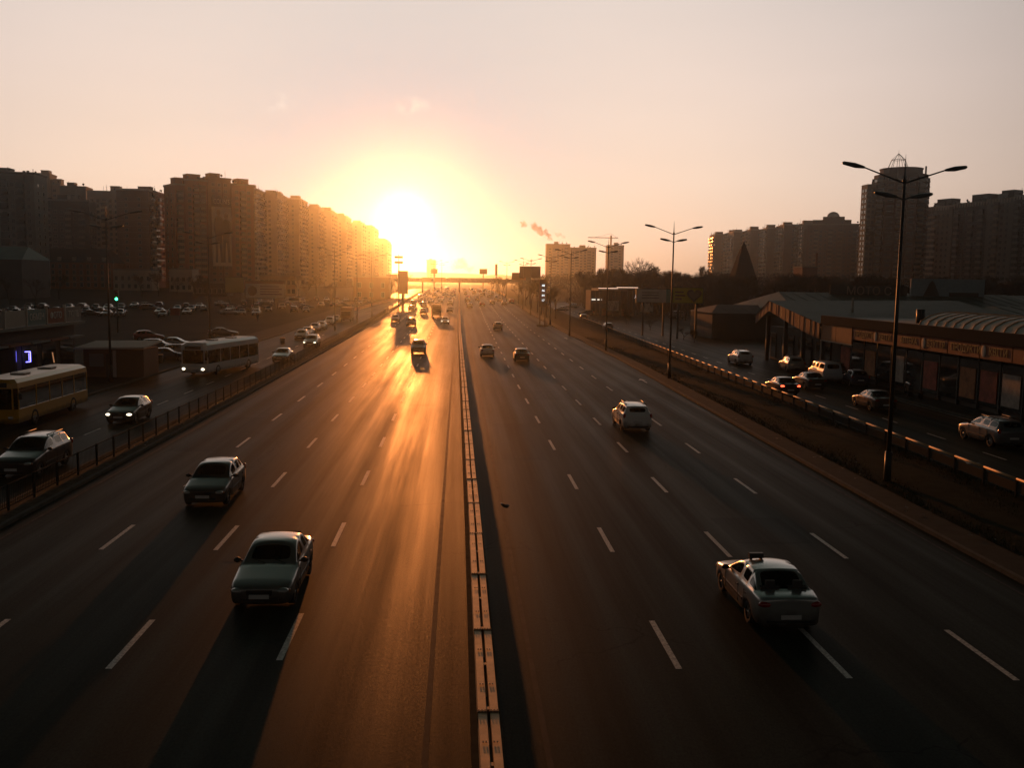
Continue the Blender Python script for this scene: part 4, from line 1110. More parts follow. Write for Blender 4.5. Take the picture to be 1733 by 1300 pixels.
    for i in range(int(Lx / 3.5) + 1):
        cx = rnd.uniform(.8, Lx - .8); yy = rnd.uniform(0.3, 3); k = rnd.random()
        if k < .45: g.tube((cx, yy, H), (cx, yy, H + rnd.uniform(1.8, 4.5)), .07, n=4)
        elif k < .8: g.tube((cx, yy, H), (cx, yy, H + 1.5), .06, n=4); g.ball((cx, yy - .2, H + 1.8), .62, .2, .62, 8, 5)
        else: g.box(cx - .45, cx + .45, yy, yy + .8, H, H + 1.5)
    o = g.build('antennas', M['dish'], t); o['kind'] = 'stuff'
    return t
def line_at(px, A, B):           # where the sight line through a picture column meets the row's street line
    d = ray(px, 480); k = d.x / d.y
    # A + s(B-A): x = k*y
    s = (k * A[1] - A[0]) / ((B[0] - A[0]) - k * (B[1] - A[1])); return A[1] + s * (B[1] - A[1])
LA, LB = (-150.0, 455.0), (-62.0, 860.0)
segs = [(255, 299, 321, 'brown', 'pale', 'brown stepped apartment block with pale balconies at the left end of the long row'),
 (299, 316, 311, 'brick', 'beige', 'narrow reddish apartment block one step higher beside the brown one'),
 (316, 354, 303, 'brick', 'grey', 'red brown apartment block left of the fashion banner'),
 (354, 394, 300, 'brown', 'brown', 'highest brown apartment block of the row carrying the fashion banner'),
 (394, 432, 311, 'brick', 'beige', 'reddish apartment block just right of the fashion banner'),
 (432, 470, 318, 'beige', 'pale', 'light beige apartment block with many balconies above the white billboard'),
 (470, 508, 326, 'pale', 'pale', 'pale apartment block in the orange glare two blocks right of the banner'),
 (508, 540, 336, 'beige', 'pale', 'beige apartment block where the row meets the orange glow'),
 (540, 562, 350, 'beige', 'beige', 'hazy apartment block with a square roof room in the glow'),
 (562, 586, 357, 'grey', 'beige', 'hazy grey apartment block in the middle of the glow'),
 (586, 612, 366, 'beige', 'beige', 'apartment block two steps before the end of the hazy row'),
 (612, 634, 377, 'beige', 'grey', 'apartment block touching the edge of the sun glare'),
 (634, 656, 386, 'grey', 'beige', 'faint apartment block directly left of the sun disc'),
 (656, 676, 408, 'beige', 'beige', 'low faint apartment block below the sun disc at the end of the row')]
CH_RZ = .62; chain = None
for i, (a, b, top, wl, bl_, lb) in enumerate(segs):
    bs = [(1, 4), (0, 2), (1, 2, 4), (3,), (1, 3), (0, 1, 3, 4), (0, 2, 3), (1, 4)][i % 8]; gp = 'long row of apartment blocks left of the avenue'
    if 1 <= i <= 4:                       # these four turn towards the bridge
        if chain is None: d = ray(a, 480); chain = (468 * d.x / d.y, 468.0)
        k = ray(b, 480); k = k.x / k.y; c, sn = math.cos(CH_RZ), math.sin(CH_RZ)
        Lx = (k * chain[1] - chain[0]) / (c - k * sn); H = atY(a, top, chain[1])[1] - zg(chain[1])
        t = apartment(lb, chain[0], chain[1], CH_RZ, Lx - .1, H, wl, bl_, 15, seed=i, group=gp, balc=bs)
        if i == 3: BAN = (chain, Lx, H)
        chain = (chain[0] + Lx * c, chain[1] + Lx * sn); continue
    y0, y1 = line_at(a, LA, LB), line_at(b, LA, LB)
    x0 = LA[0] + (y0 - LA[1]) * (LB[0] - LA[0]) / (LB[1] - LA[1])
    H = atY(a, top, y0)[1] - zg(y0)
    apartment(lb, x0, y0 + .05, math.pi / 2, y1 - y0 - .1, H, wl, bl_, 15, seed=i, group=gp, balc=bs)
# blocks behind and to the left of the row, facing the camera
def facing(label, px0, px1, top, Y, wall, bal, seed, rz=0.12, **kw):
    x0, z = atY(px0, top, Y); x1 = atY(px1, top, Y)[0]
    return apartment(label, x0, Y, rz, (x1 - x0) / math.cos(rz), z - zg(Y), wall, bal, 14, seed=seed, group='apartment blocks at the far left', **kw)
facing('tall grey slab block cut by the left edge of the photo', -60, 54, 290, 395, 'grey', 'dark', 31, .05)
facing('sandy tower block standing right behind the grey slab at the left', 52, 82, 293, 560, 'beige', 'beige', 32)
facing('sandy block one step lower than the tower behind the grey slab', 82, 101, 311, 565, 'beige', 'grey', 33)
facing('grey green block with a flat raised roof in the left group', 101, 143, 315, 530, 'grey', 'grey', 34)
facing('dark lower block in front of the grey green one at the left', 56, 146, 337, 480, 'dark', 'grey', 35)
facing('pale grey tower at the left lit evenly behind the white low house', 147, 222, 323, 520, 'pale', 'pale', 36, .1, balc=(2,))
facing('dark plain block filling the gap before the long row', 221, 258, 336, 500, 'dark', 'dark', 37)
# fashion banner on the highest block
(bx0, by0), BL, BH = BAN
bn = thing('fashion_banner', 'tall advertising banner with two standing figures in jeans on the highest block', 'banner', (bx0, by0, zg(by0)), CH_RZ)
def bz(py): return atY(372, py, by0 + 3)[1] - zg(by0)
u0, u1 = BL * .12, BL * .95; FY = -1.3
m_ = MB(); m_.box(u0, u1, FY, FY + .2, bz(450), bz(350)); m_.build('sheet', mat('banner_cloth', (.62, .56, .44), .8), bn)
m_ = MB(); m_.box(u0, u1, FY - .02, FY + .2, bz(349), bz(334)); m_.build('header_board', WALLS['dark'], bn)
for k, (fr_, sk) in enumerate(((.34, 1), (.72, .94))):
    hgt = (bz(354) - bz(444)) * sk; zb0 = bz(444); w_ = (u1 - u0) * .19; cx_ = u0 + (u1 - u0) * fr_
    P_ = lambda u, v: (cx_ + u * w_, zb0 + v * hgt)
    f = MB(); f.prism([P_(-.95, 0), P_(-.35, 0), P_(-.15, .40), P_(.15, .40), P_(.45, 0), P_(1.0, 0), P_(.85, .5), P_(-.85, .5)], 'y', FY - .06, FY - .01)
    f.build('jeans', mat('printed_denim', (.05, .055, .065), .8), bn)
    f = MB(); f.prism([P_(-.85, .5), P_(.85, .5), P_(1.15, .62), P_(1.0, .82), P_(.3, .87), P_(-.3, .87), P_(-1.0, .82), P_(-1.2, .6)], 'y', FY - .07, FY - .01); f.build('jacket', mat('printed_jacket', (.03, .028, .026), .8), bn)
    f = MB(); c = P_(0, .935); f.prism([(c[0] + w_ * .5 * math.cos(a * math.pi / 5), c[1] + hgt * .062 * math.sin(a * math.pi / 5)) for a in range(10)], 'y', FY - .07, FY - .01); f.build('head', mat('printed_face', (.16, .10, .07), .8), bn)
def text_mesh(s, size, depth=.02):
    cu = bpy.data.curves.new('text', 'FONT'); cu.body = s; cu.size = size; cu.extrude = depth; cu.align_x = 'CENTER'; cu.align_y = 'CENTER'
    o = bpy.data.objects.new('t', cu); C.objects.link(o); dg = bpy.context.evaluated_depsgraph_get(); dg.update()
    me = bpy.data.meshes.new_from_object(o.evaluated_get(dg)); bpy.data.objects.remove(o); return me
def text(s, size, m, parent, loc, rot, name='lettering', depth=.02, sx=1):
    me = text_mesh(s, size, depth); me.materials.clear(); me.materials.append(m)
    o = new_obj(name, me, parent, loc); o.rotation_euler = rot; o.scale = (sx, 1, 1); return o
text("COLIN'S", 3.4, mat('sign_letters_pale', (.85, .82, .7), .6), bn, ((u0 + u1) / 2, FY - .06, bz(341.5)), (R(90), 0, 0), sx=(u1 - u0) * .86 / 13.0)

RA, RB = (263.0, 441.0), (222.0, 856.0)
rsegs = [(1193, 1214, 399, 'brown', 'grey', 'dark end block with serrated balconies at the left end of the right row'), (1214, 1248, 396, 'beige', 'pale', 'block with a lit pale stair strip beside the dark end block'),
 (1248, 1276, 392, 'brown', 'beige', 'brown block rising behind the pointed pyramid roof'), (1276, 1303, 389, 'beige', 'pale', 'beige block right of the pointed pyramid roof'),
 (1303, 1334, 384, 'brown', 'beige', 'brown block with glinting balcony columns before the domed one'), (1334, 1366, 382, 'beige', 'grey', 'beige block just left of the domed apartment block'),
 (1443, 1470, 384, 'brown', 'brown', 'lower brown block squeezed between the domed block and the round tower')]
for i, (a, b, top, wl, bl_, lb) in enumerate(rsegs):
    y0, y1 = line_at(a, RA, RB), line_at(b, RA, RB); y0, y1 = max(y0, y1), min(y0, y1)
    x0 = RA[0] + (y1 - RA[1]) * (RB[0] - RA[0]) / (RB[1] - RA[1]); H = atY(a, top, y0)[1] - zg(y0)
    apartment(lb, x0, y0 - .05, -math.pi / 2 - ((math.atan2(x0, y0) - R(3.3)) / 2 + (.012, -.01, .004, -.006)[i % 4]), (y0 - y1) * .97, H, wl, bl_, 22, seed=50 + i, group='long row of apartment blocks right of the avenue', balc=[(0, 2, 4), (1, 3), (0, 3), (1, 2, 4)][i % 4])
for i, (a, b, top, wl, bl_, lb) in enumerate([(1531, 1584, 352, 'grey', 'pale', 'grey block with a toothed cornice directly right of the round tower'), (1584, 1645, 345, 'dark', 'grey', 'dark block with two glazed balcony columns near the right edge'),
        (1645, 1690, 338, 'grey', 'beige', 'grey block with a notched top near the right edge'), (1690, 1735, 332, 'dark', 'grey', 'tallest dark block cut by the right edge of the photo'), (1735, 1830, 326, 'grey', 'grey', 'grey block just beyond the right edge')]):
    A2, B2 = (256.0, 430.0), (232.0, 500.0)
    y0, y1 = line_at(a, A2, B2), line_at(b, A2, B2); y0, y1 = max(y0, y1), min(y0, y1)
    x0 = A2[0] + (y1 - A2[1]) * (B2[0] - A2[0]) / (B2[1] - A2[1]); H = atY(a, top, y0)[1] - zg(y0)
    t = apartment(lb, x0, y0 - .05, -math.pi / 2 + .33, (y0 - y1) * 1.04, H, wl, bl_, 15, seed=70 + i, group='long row of apartment blocks right of the avenue', balc=[(1, 2), (0, 3), (1, 4), (0, 2, 4)][i % 4], bay=2.9)
    if i < 4:
        Lx = (y0 - y1) * 1.04; q = MB(); q.box(Lx * .35, Lx * .8, 3, 9, H, H + 4.5); q.build('roof_room', WALLS['dark'], t)
        q = MB()
        for k in range(int(Lx / 1.6)): q.box(k * 1.6, k * 1.6 + .8, -.6, -.36, H - 1.6, H + .3)
        o = q.build('cornice_teeth', WALLS['pale'], t); o['kind'] = 'stuff'
# domed block
x0, z = atY(1367, 372, 640); x1 = atY(1443, 372, 640)[0]
t = apartment('wide apartment block with a small dome on its stepped roof', x0, 640, -.35, (x1 - x0) / math.cos(.35), z - zg(640) - 3, 'brown', 'beige', 16, seed=90, group='long row of apartment blocks right of the avenue', name='domed_block')
Lx = (x1 - x0) / math.cos(.35); H = z - zg(640) - 3
q = MB(); q.box(Lx * .1, Lx * .85, 2, 13, H, H + 3.4); q.box(Lx * .3, Lx * .72, 3, 12, H + 3.4, H + 5.6); q.build('upper_storey', WALLS['brown'], t)
q = MB(); q.ball((Lx * .5, 7, H + 5.6), 4.2, 4.2, 3.6, 14, 8); q.build('dome', WALLS['pale'], t)
# round tower
Yt = 450; xt = atY(1519, 400, Yt)[0]; zt = (atY(1519, 296, Yt)[1] - zg(Yt)) / .865
t = thing('round_tower_block', 'tall round-fronted apartment tower with a steel crown on its roof', 'tower block', (xt, Yt, zg(Yt) - .3)); t.scale = (.865, .865, .865)
def ngon(r, n, ph=0): return [(r * math.cos(2 * math.pi * i / n + ph), r * math.sin(2 * math.pi * i / n + ph)) for i in range(n)]
q = MB(); q.prism(ngon(14.2, 16, .2), 'z', 0, zt); q.build('wall', WALLS['brown'], t)
q = MB(); q.prism(ngon(11.2, 16, .2), 'z', zt, zt + 3.2); q.prism(ngon(11.6, 16, .2), 'z', zt + 3.2, zt + 3.6); q.build('upper_storey', WALLS['brown'], t)
wn = MB(); bl = MB()
for f in range(int((zt - 4) / 2.9)):
    z = 3.5 + f * 2.9
    for k in range(16):
        a = 2 * math.pi * (k + .5) / 16 + .2; n_ = Vector((math.cos(a), math.sin(a), 0)); tn = Vector((-n_.y, n_.x, 0)); ap = 14.2 * math.cos(math.pi / 16)
        c = n_ * (ap + .05)
        if k % 2:
            wn.obox(c + Vector((0, 0, z + .75)), tn * 1.7, n_ * .05, (0, 0, .75), 0); wn.obox(c + n_ * .05 + Vector((0, 0, z + .75)), tn * 1.55, n_ * .03, (0, 0, .66), 1)
        else:
            bl.obox(n_ * (ap + .55) + Vector((0, 0, z + .25)), tn * 2.2, n_ * .55, (0, 0, .55)); wn.obox(n_ * (ap + .5) + Vector((0, 0, z + 1.5)), tn * 2.1, n_ * .45, (0, 0, .7), 1)
        bl.obox(n_ * (ap + .03) + Vector((0, 0, z - .5)), tn * 2.75, n_ * .06, (0, 0, .12))
o = wn.build('windows', [M['frame'], M['wg']], t); o['kind'] = 'stuff'; o = bl.build('balconies', WALLS['beige'], t); o['kind'] = 'stuff'
q = MB(); q.box(-19, -12, -1, 7, 0, zt - 5); q.build('side_wing', WALLS['beige'], t)
for f in range(int((zt - 10) / 2.9)):
    pass
wn = MB()
for f in range(int((zt - 10) / 2.9)):
    for u in (-17.6, -15.4, -13.2): wn.box(u - .8, u + .8, -1.06, -1, 4 + f * 2.9, 5.6 + f * 2.9)
    for u in (1, 4.5): wn.box(-19.06, -19, u - .9, u + .9, 4 + f * 2.9, 5.6 + f * 2.9)
o = wn.build('wing_windows', M['wg'], t); o['kind'] = 'stuff'
cr = MB(); z0 = zt + 3.6
for k in range(10):
    a = 2 * math.pi * k / 10; p0 = Vector((5.5 * math.cos(a) - 2, 5.5 * math.sin(a), z0)); p1 = Vector((3.6 * math.cos(a) - 2, 3.6 * math.sin(a), z0 + 5)); cr.tube(p0, p1, .13, n=4); 
    a2 = 2 * math.pi * (k + 1) / 10
    cr.tube(p1, (3.6 * math.cos(a2) - 2, 3.6 * math.sin(a2), z0 + 5), .16, n=4); cr.tube(p1, (-2, 0, z0 + 8.5), .09, n=4); cr.tube(p0, (5.5 * math.cos(a2) - 2, 5.5 * math.sin(a2), z0), .12, n=4)
cr.tube((-2, 0, z0 + 8), (-2, 0, z0 + 11), .1, .03, 4); cr.build('steel_crown', M['darksteel'], t)
q = MB(); q.tube((12, -4, zt - 2), (12, -4, zt + 5), .5, n=8); q.build('flue', M['dish'], t)

# far pair of blocks and crane, with smoke behind
def far_block(lb, px0, px1, top, Y, seed):
    x0, z = atY(px0, top, Y); x1 = atY(px1, top, Y)[0]
    return apartment(lb, x0, Y, -.04, x1 - x0, z - zg(Y), 'beige', 'grey', 20, seed=seed, group='far hazy apartment blocks beyond the trees', bay=4.2, ends=False)
far_block('left and higher half of the wide hazy block under the smoke', 925, 965, 413, 980, 1)
far_block('right half of the wide hazy block under the smoke', 965, 1009, 419, 985, 2)
far_block('narrow hazy block standing apart right of the wide one', 1029, 1056, 415, 1010, 3)
far_block('very faint small block above the footbridge', 722, 737, 440, 1500, 4)
Y = 1060; x, z = atY(1034, 403, Y)
t = thing('tower_crane', 'thin tower crane above the narrow far apartment block', 'crane', (x, Y, zg(Y)))
q = MB(); q.box(-.9, .9, -.9, .9, 0, z - zg(Y) + 3); q.build('mast', M['darksteel'], t)
q = MB(); q.box(-26, 8, -.4, .4, z - zg(Y), z - zg(Y) + .8); q.tube((-18, 0, z - zg(Y) + .8), (0, 0, z - zg(Y) + 5), .15, n=4); q.tube((6, 0, z - zg(Y) + .8), (0, 0, z - zg(Y) + 5), .15, n=4); q.build('jib', M['darksteel'], t)

# low buildings at the left
Y = 425; x0, z1 = atY(34, 442, Y); x1 = atY(190, 442, Y)[0]; zr = atY(60, 418, Y)[1]
t = thing('brick_house', 'long four-storey brick house with a dark mansard roof at the left', 'house', (x0, Y, zg(Y) - .2), .03)
Lx = x1 - x0; H = z1 - zg(Y); Hr = zr - zg(Y)
q = MB(); q.box(0, Lx, 0, 14, 0, H); q.build('wall', WALLS['brick'], t)
q = MB(); vs = [(-.6, -.6, H), (Lx + .6, -.6, H), (Lx + .6, 14.6, H), (-.6, 14.6, H), (4, 3, Hr), (Lx - 4, 3, Hr), (Lx - 4, 11, Hr), (4, 11, Hr)]
q.add(vs, [(0, 1, 5, 4), (1, 2, 6, 5), (2, 3, 7, 6), (3, 0, 4, 7), (4, 5, 6, 7), (3, 2, 1, 0)]); rf = q.build('roof', mat('mansard_tiles', (.035, .04, .04), .8), t)
q = MB(); q.box(-.66, .66, -.08, 0, -.1, 1.8); fme = q.mesh('window', M['frame']); q = MB(); q.box(-.55, -.03, -.12, -.08, 0, 1.7); q.box(.03, .55, -.12, -.08, 0, 1.7); gme = q.mesh('pane', M['wg'])
for f in range(4):
    for c in range(13):
        o = new_obj('window', fme, t, (1.8 + c * (Lx - 3.6) / 12, 0, 1.2 + f * (H - 1) / 4)); new_obj('pane', gme, o)
for c in range(6):
    q = MB(); cx = 4 + c * (Lx - 8) / 5; q.box(cx - .8, cx + .8, -.2, 2.6, H + .3, H + 2.4); q.build('dormer', WALLS['cream'], rf)
for f in range(1, 4):
    q = MB(); q.box(0, Lx, -.14, 0, f * H / 4 + .2, f * H / 4 + .45); q.build('string_course', WALLS['beige'], t)
def low_house(lb, px0, px1, top, Y, wall, nw, seed, D=10):
    x0, z1 = atY(px0, top, Y); x1 = atY(px1, top, Y)[0]; H = z1 - zg(Y); Lx = x1 - x0
    t = thing('low_house', lb, 'house', (x0, Y, zg(Y) - .2))
    q = MB(); q.box(0, Lx, 0, D, 0, H); q.build('wall', WALLS[wall], t); q = MB(); q.box(-.3, Lx + .3, -.3, D + .3, H, H + .5); q.build('roof', WALLS['grey'], t)
    for f in range(max(1, int(H / 3.4))):
        for c in range(nw): o = new_obj('window', fme, t, ((c + .5) * Lx / nw, 0, 1.2 + f * 3.3)); new_obj('pane', gme, o)
    return t
low_house('pale low house between the brick house and the grey tower', 191, 256, 456, 410, 'cream', 6, 1)
low_house('small pale house in front of the brown stepped block', 286, 325, 455, 400, 'cream', 4, 2)
low_house('long flat shop hall behind the car park in the orange glow', 440, 500, 466, 360, 'beige', 8, 3)
low_house('dark brown store box with plain walls in the glow left of the sun', 598, 658, 468, 330, 'brown', 3, 4)
low_house('dim long shed behind the big left car park', 326, 384, 478, 350, 'dark', 7, 5)
Y = 300; x0, z1 = atY(-60, 413, Y); x1, z0 = atY(36, 438, Y)
t = thing('teal_roof_hall', 'hall with a teal metal roof at the left edge', 'hall', (x0, Y, zg(Y) - .2))
q = MB(); q.box(0, x1 - x0, 0, 20, 0, z0 - zg(Y)); q.build('wall', WALLS['dark'], t)
q = MB(); a, b_ = z0 - zg(Y), z1 - zg(Y); q.add([(-.5, -.6, a), (x1 - x0 + .5, -.6, a), (x1 - x0 - 3, 12, b_), (-.5, 12, b_), (x1 - x0 + .5, 20.5, a), (-.5, 20.5, a)], [(0, 1, 2, 3), (3, 2, 4, 5), (1, 4, 2), (0, 3, 5), (0, 5, 4, 1)]); q.build('roof', WALLS['teal'], t)
# masts and pillar next to the sun
Y = 300; x, z = atY(675, 430, Y)
t = thing('floodlight_mast', 'thin mast with two platforms standing below the sun', 'mast', (x, Y, zg(Y)))
q = MB(); q.tube((0, 0, 0), (0, 0, z - zg(Y)), .22, .14, 6); q.build('pole', M['darksteel'], t)
for zz in (atY(675, 437, Y)[1], atY(675, 446, Y)[1]): q = MB(); q.box(-1.3, 1.3, -.6, .6, zz - zg(Y), zz - zg(Y) + .7); q.build('platform', M['darksteel'], t)
x, z = atY(680, 458, Y)
t = thing('advertising_pillar', 'tall dark advertising pillar below the sun', 'advertising pillar', (x, Y + 6, zg(Y)))
q = MB(); q.box(-1.6, 1.6, -.3, .3, 3, z - zg(Y)); q.build('board', WALLS['brick'], t); q = MB(); q.box(-.4, .4, -.25, .25, 0, 3); q.build('foot', M['darksteel'], t)
for i, (px, top, bot, w_) in enumerate(((735, 455, 463, 11), (818, 455, 464, 13), (840, 447, 466, 4))):
    Y = 470; x, z = atY(px, top, Y); zb1 = atY(px, bot, Y)[1]
    t = thing('roadside_billboard', ['small hazy billboard over the footbridge left of the steam', 'small hazy billboard over the footbridge right of the steam', 'narrow upright hazy sign right of the two small billboards'][i], 'billboard', (x, Y, zg(Y)))
    q = MB(); q.box(-w_ * Y / 3200, w_ * Y / 3200, -.2, .2, zb1 - zg(Y), z - zg(Y)); q.build('board', WALLS['brown'], t); q = MB(); q.tube((0, 0, 0), (0, 0, zb1 - zg(Y)), .25, n=6); q.build('pole', M['darksteel'], t)
# ------------------------------------------------------------------ billboards
def billboard(lb, px0, px1, py0, py1, Y, face, poles=2, name='billboard'):
    x0, z1 = atY(px0, py0, Y); x1, z0 = atY(px1, py1, Y); g0 = zg(Y)
    t = thing(name, lb, 'billboard', ((x0 + x1) / 2, Y, g0)); w = (x1 - x0) / 2
    q = MB(); q.box(-w, w, 0, .3, z0 - g0, z1 - g0); q.build('board', face, t)
    q = MB(); fr = .12; a, b = z0 - g0, z1 - g0
    q.box(-w - fr, w + fr, -.06, .36, b, b + fr); q.box(-w - fr, w + fr, -.06, .36, a - fr, a); q.box(-w - fr, -w, -.06, .36, a, b); q.box(w, w + fr, -.06, .36, a, b); q.build('frame', M['darksteel'], t)
    for k in range(poles): q = MB(); xx = 0 if poles == 1 else (-w * .6 + k * w * 1.2); q.box(xx - .15, xx + .15, .05, .3, 0, a - fr); q.build('post', M['darksteel'], t)
    return t, w, a, b
t, w, a, b = billboard('pale yellow blank billboard at the left of the white advertising board', 381, 412, 469, 495, 262, mat('pale_yellow_board', (.42, .38, .16), .7, var=.1))
t, w, a, b = billboard('white advertising board with a dark picture and text lines', 415, 482, 475, 505, 250, M['white'])
q = MB(); q.ball((-w * .65, -.02, a + (b - a) * .42), w * .24, .03, (b - a) * .3, 12, 6); q.build('printed_picture', mat('print_brown', (.10, .05, .04), .7), t)
for k in range(4): q = MB(); q.box(-w * .25, w * (.85 - .15 * (k % 2)), -.03, -.01, a + (b - a) * (.2 + .15 * k), a + (b - a) * (.26 + .15 * k)); q.build('printed_line', mat('print_purple', (.22, .16, .22), .7), t)
q = MB(); q.box(-w, w, -.03, -.01, b - (b - a) * .16, b); q.build('printed_header', mat('print_header', (.16, .08, .07), .7), t)
t, w, a, b = billboard('blue and white advertising board beside the petrol station', 1078, 1135, 489, 512, 158, mat('blue_white_board', (.48, .54, .56), .7, var=.2, scale=.6))
q = MB(); q.box(w * .72, w, -.03, -.01, a, b); q.build('printed_stripe', mat('print_cyan', (.08, .28, .30), .7), t)
for k in range(3): q = MB(); q.box(-w * .7, w * .3, -.03, -.01, a + (b - a) * (.3 + .2 * k), a + (b - a) * (.37 + .2 * k)); q.build('printed_line', mat('print_grey', (.2, .22, .25), .7), t)
t, w, a, b = billboard('yellow billboard with a big dark heart ring', 1139, 1189, 487, 513, 150, mat('yellow_board', (.58, .46, .05), .7, var=.1))
def heart(s, cx, cz, n=28): return [(cx + s * .0625 * 16 * math.sin(u) ** 3, cz + s * .0625 * (13 * math.cos(u) - 5 * math.cos(2 * u) - 2 * math.cos(3 * u) - math.cos(4 * u))) for u in [2 * math.pi * i / n for i in range(n)]]
hc = (w * .42, a + (b - a) * .52)
q = MB(); q.prism(heart((b - a) * .50, *hc), 'y', -.05, -.01); q.build('printed_heart', mat('print_dark_red', (.10, .03, .02), .7), t)
q = MB(); q.prism(heart((b - a) * .34, *hc), 'y', -.08, -.055); q.build('printed_heart_middle', mat('print_ochre', (.26, .17, .09), .7), t)
for k, ww in enumerate((.6, .9, .75)): q = MB(); q.box(-w * .85, -w * .85 + w * ww * .75, -.03, -.01, a + (b - a) * (.22 + .22 * k), a + (b - a) * (.32 + .22 * k)); q.build('printed_line', mat('print_red', (.22, .08, .03), .7), t)
billboard('large dark billboard above the bare trees at the right kerb', 880, 914, 451, 470, 300, WALLS['dark'], 1)
billboard('lower dark board left of the large dark billboard', 867, 890, 462, 474, 310, WALLS['brick'], 1)
# price pylon
Y = 185; x, z1 = atY(919, 473, Y); z0 = zg(Y)
t = thing('price_pylon', 'petrol station price pylon with lit white digits', 'price sign', (x, Y, z0))
q = MB(); q.box(-.7, .7, -.2, .2, (z1 - z0) * .42, z1 - z0); q.build('panel', WALLS['brown'], t)
for s_ in (-.5, .5): q = MB(); q.box(s_ - .1, s_ + .1, -.15, .15, .3, (z1 - z0) * .42); q.build('leg', WALLS['beige'], t); q = MB(); q.box(-1.1, 1.1, -.3, .3, 0, .3); q.build('foot', M['concrete'], t)
lit = mat('lit_digits', (.8, .8, .8), .5, emit=(.8, .9, 1), estr=1.6)
for k in range(4): text(['48', '46', '44', '17'][k], .6, lit, t, (.05, -.24, (z1 - z0) * (.87 - .105 * k)), (R(90), 0, 0), 'digits')
# petrol station
Y = 238; xa, z1 = atY(1006, 487, Y); xb = atY(1074, 487, Y)[0]; z0 = zg(Y)
t = thing('petrol_station', 'dark petrol station with a sunlit canopy edge and white panels', 'petrol station', (xa, Y, z0)); W_ = xb - xa; H = z1 - z0
q = MB(); q.box(0, W_ * .48, -7, 5, H - .6, H - .1); q.box(W_ * .48, W_, -5, 6, H - .35, H + .15); q.build('canopy', WALLS['cream'], t)
q = MB(); q.add([(0, -7.05, H - .1), (W_ * .48, -7.05, H - .1), (W_ * .48, -6.2, H + .02), (0, -6.2, H + .02)], [(0, 1, 2, 3)]); q.add([(W_ * .48, -5.05, H + .15), (W_, -5.05, H + .15), (W_, -4.2, H + .27), (W_ * .48, -4.2, H + .27)], [(0, 1, 2, 3)]); q.build('canopy_glow_edge', mat('canopy_edge_glow', (.8, .75, .7), .4, emit=(1, .62, .45), estr=1.3), t)  # sunlit canopy edge imitated by glowing strips; no lamp sits here
for s in (.1, .42, .6, .9):
    for yy in (-4, 3): q = MB(); q.box(W_ * s - .2, W_ * s + .2, yy - .2, yy + .2, 0, H - .6); q.build('column', M['darksteel'], t)
q = MB(); q.box(0, W_, 6.2, 16, 0, H - .7); q.build('shop_wall', WALLS['dark'], t)
for s in (.15, .33, .52, .72, .88): q = MB(); q.box(W_ * s - .9, W_ * s + .9, 6.05, 6.2, .4, 3); q.build('window', M['wg'], t)
q = MB(); q.box(W_ * .02, W_ * .28, 5.9, 6.04, H - 3.2, H - 2.95); q.build('lit_strip', mat('lit_strip', (.8, .8, .7), .5, emit=(1, .95, .8), estr=1.2), t)
for px0, px1, p0, p1 in ((1029, 1047, 509, 526), (1084, 1105, 512, 528)):
    xa_, z1_ = atY(px0, p0, Y - 8); xb_, z0_ = atY(px1, p1, Y - 8); q = MB(); q.box(xa_ - xa, xb_ - xa, -8.1, -7.9, z0_ - z0, z1_ - z0); q.build('white_panel', M['white'], t)
for s in (.25, .7): q = MB(); q.box(W_ * s - .5, W_ * s + .5, -.4, .4, 0, 1.7); q.build('fuel_pump', WALLS['brick'], t)
text('AZ', 1.5, lit, t, (W_ * 1.0, -5.1, H - 2.0), (R(90), 0, 0), 'letters')

# ------------------------------------------------------------------ shopping arcade along the right service road
X = 36.0
M['fascia'] = mat('orange_fascia', (.25, .075, .025), .75, var=.3, scale=.8); M['fascia_lit'] = mat('lit_tone_orange_panel', (.38, .16, .06), .75, var=.1)  # fascia_lit repeats the fascia lighter, the light put into its colour
M['roofgrey'] = mat('grey_green_roofing', (.10, .115, .09), .7, var=.25, scale=.6, bump=.4, bscale=4)
M['barrel'] = mat('ribbed_barrel_roof', (.30, .30, .25), .55, var=.35, scale=.7)
ar = thing('shopping_arcade', 'long shopping arcade with orange sign band, gabled entrance and barrel roof', 'shopping arcade', (X, 0, 0))
q = MB(); q.box(1.4, 24, 40, 91.5, 0, 5.05); q.build('wall', WALLS['dark'], ar)
q = MB(); q.box(.06, 24.3, 39.6, 91.6, 5.12, 5.7); q.build('roof', M['roofgrey'], ar); q = MB(); q.box(-.25, .05, 39.5, 91.7, 5.08, 5.9); q.build('roof_edge', M['fence'], ar)
y = 84.4; k = 0
while y > 40:                                    # sign band, panel by panel
    wd = [4.3, 3.9, 4.6, 4.1][k % 4]
    q = MB(); q.box(-.06, .0, y - wd + .06, y - .06, 3.98, 5.04); p = q.build('sign_panel', M['fascia'], ar)
    if k % 2 == 1: q = MB(); q.ball((-.08, y - .5, 4.5), .03, .32, .42, 12, 6); q.build('round_emblem', WALLS['pale'], p)
    tl = text(['ПРОДУКТИ', 'КВІТИ', 'АПТЕКА', 'ВЗУТТЯ'][k % 4], .72, mat('dim_sign_letters', (.5, .36, .12), .7), p, (-.075, y - wd / 2 - .3, 4.5), (R(90), 0, R(-90)), 'letters', .01)
    y -= wd; k += 1
q = MB(); q.box(0, .3, 39.8, 84.4, 3.95, 5.05); q.build('sign_band_backing', WALLS['dark'], ar)
for a_, b_ in ((84.5, 88.1), (88.2, 91.8)): q = MB(); q.box(-.1, 0, a_, b_, 3.5, 5.1); q.build('plain_panel', M['fascia_lit'], ar)
q = MB(); q.box(-.12, .02, 84.4, 91.9, 3.4, 3.49); q.build('panel_sill', WALLS['cream'], ar)
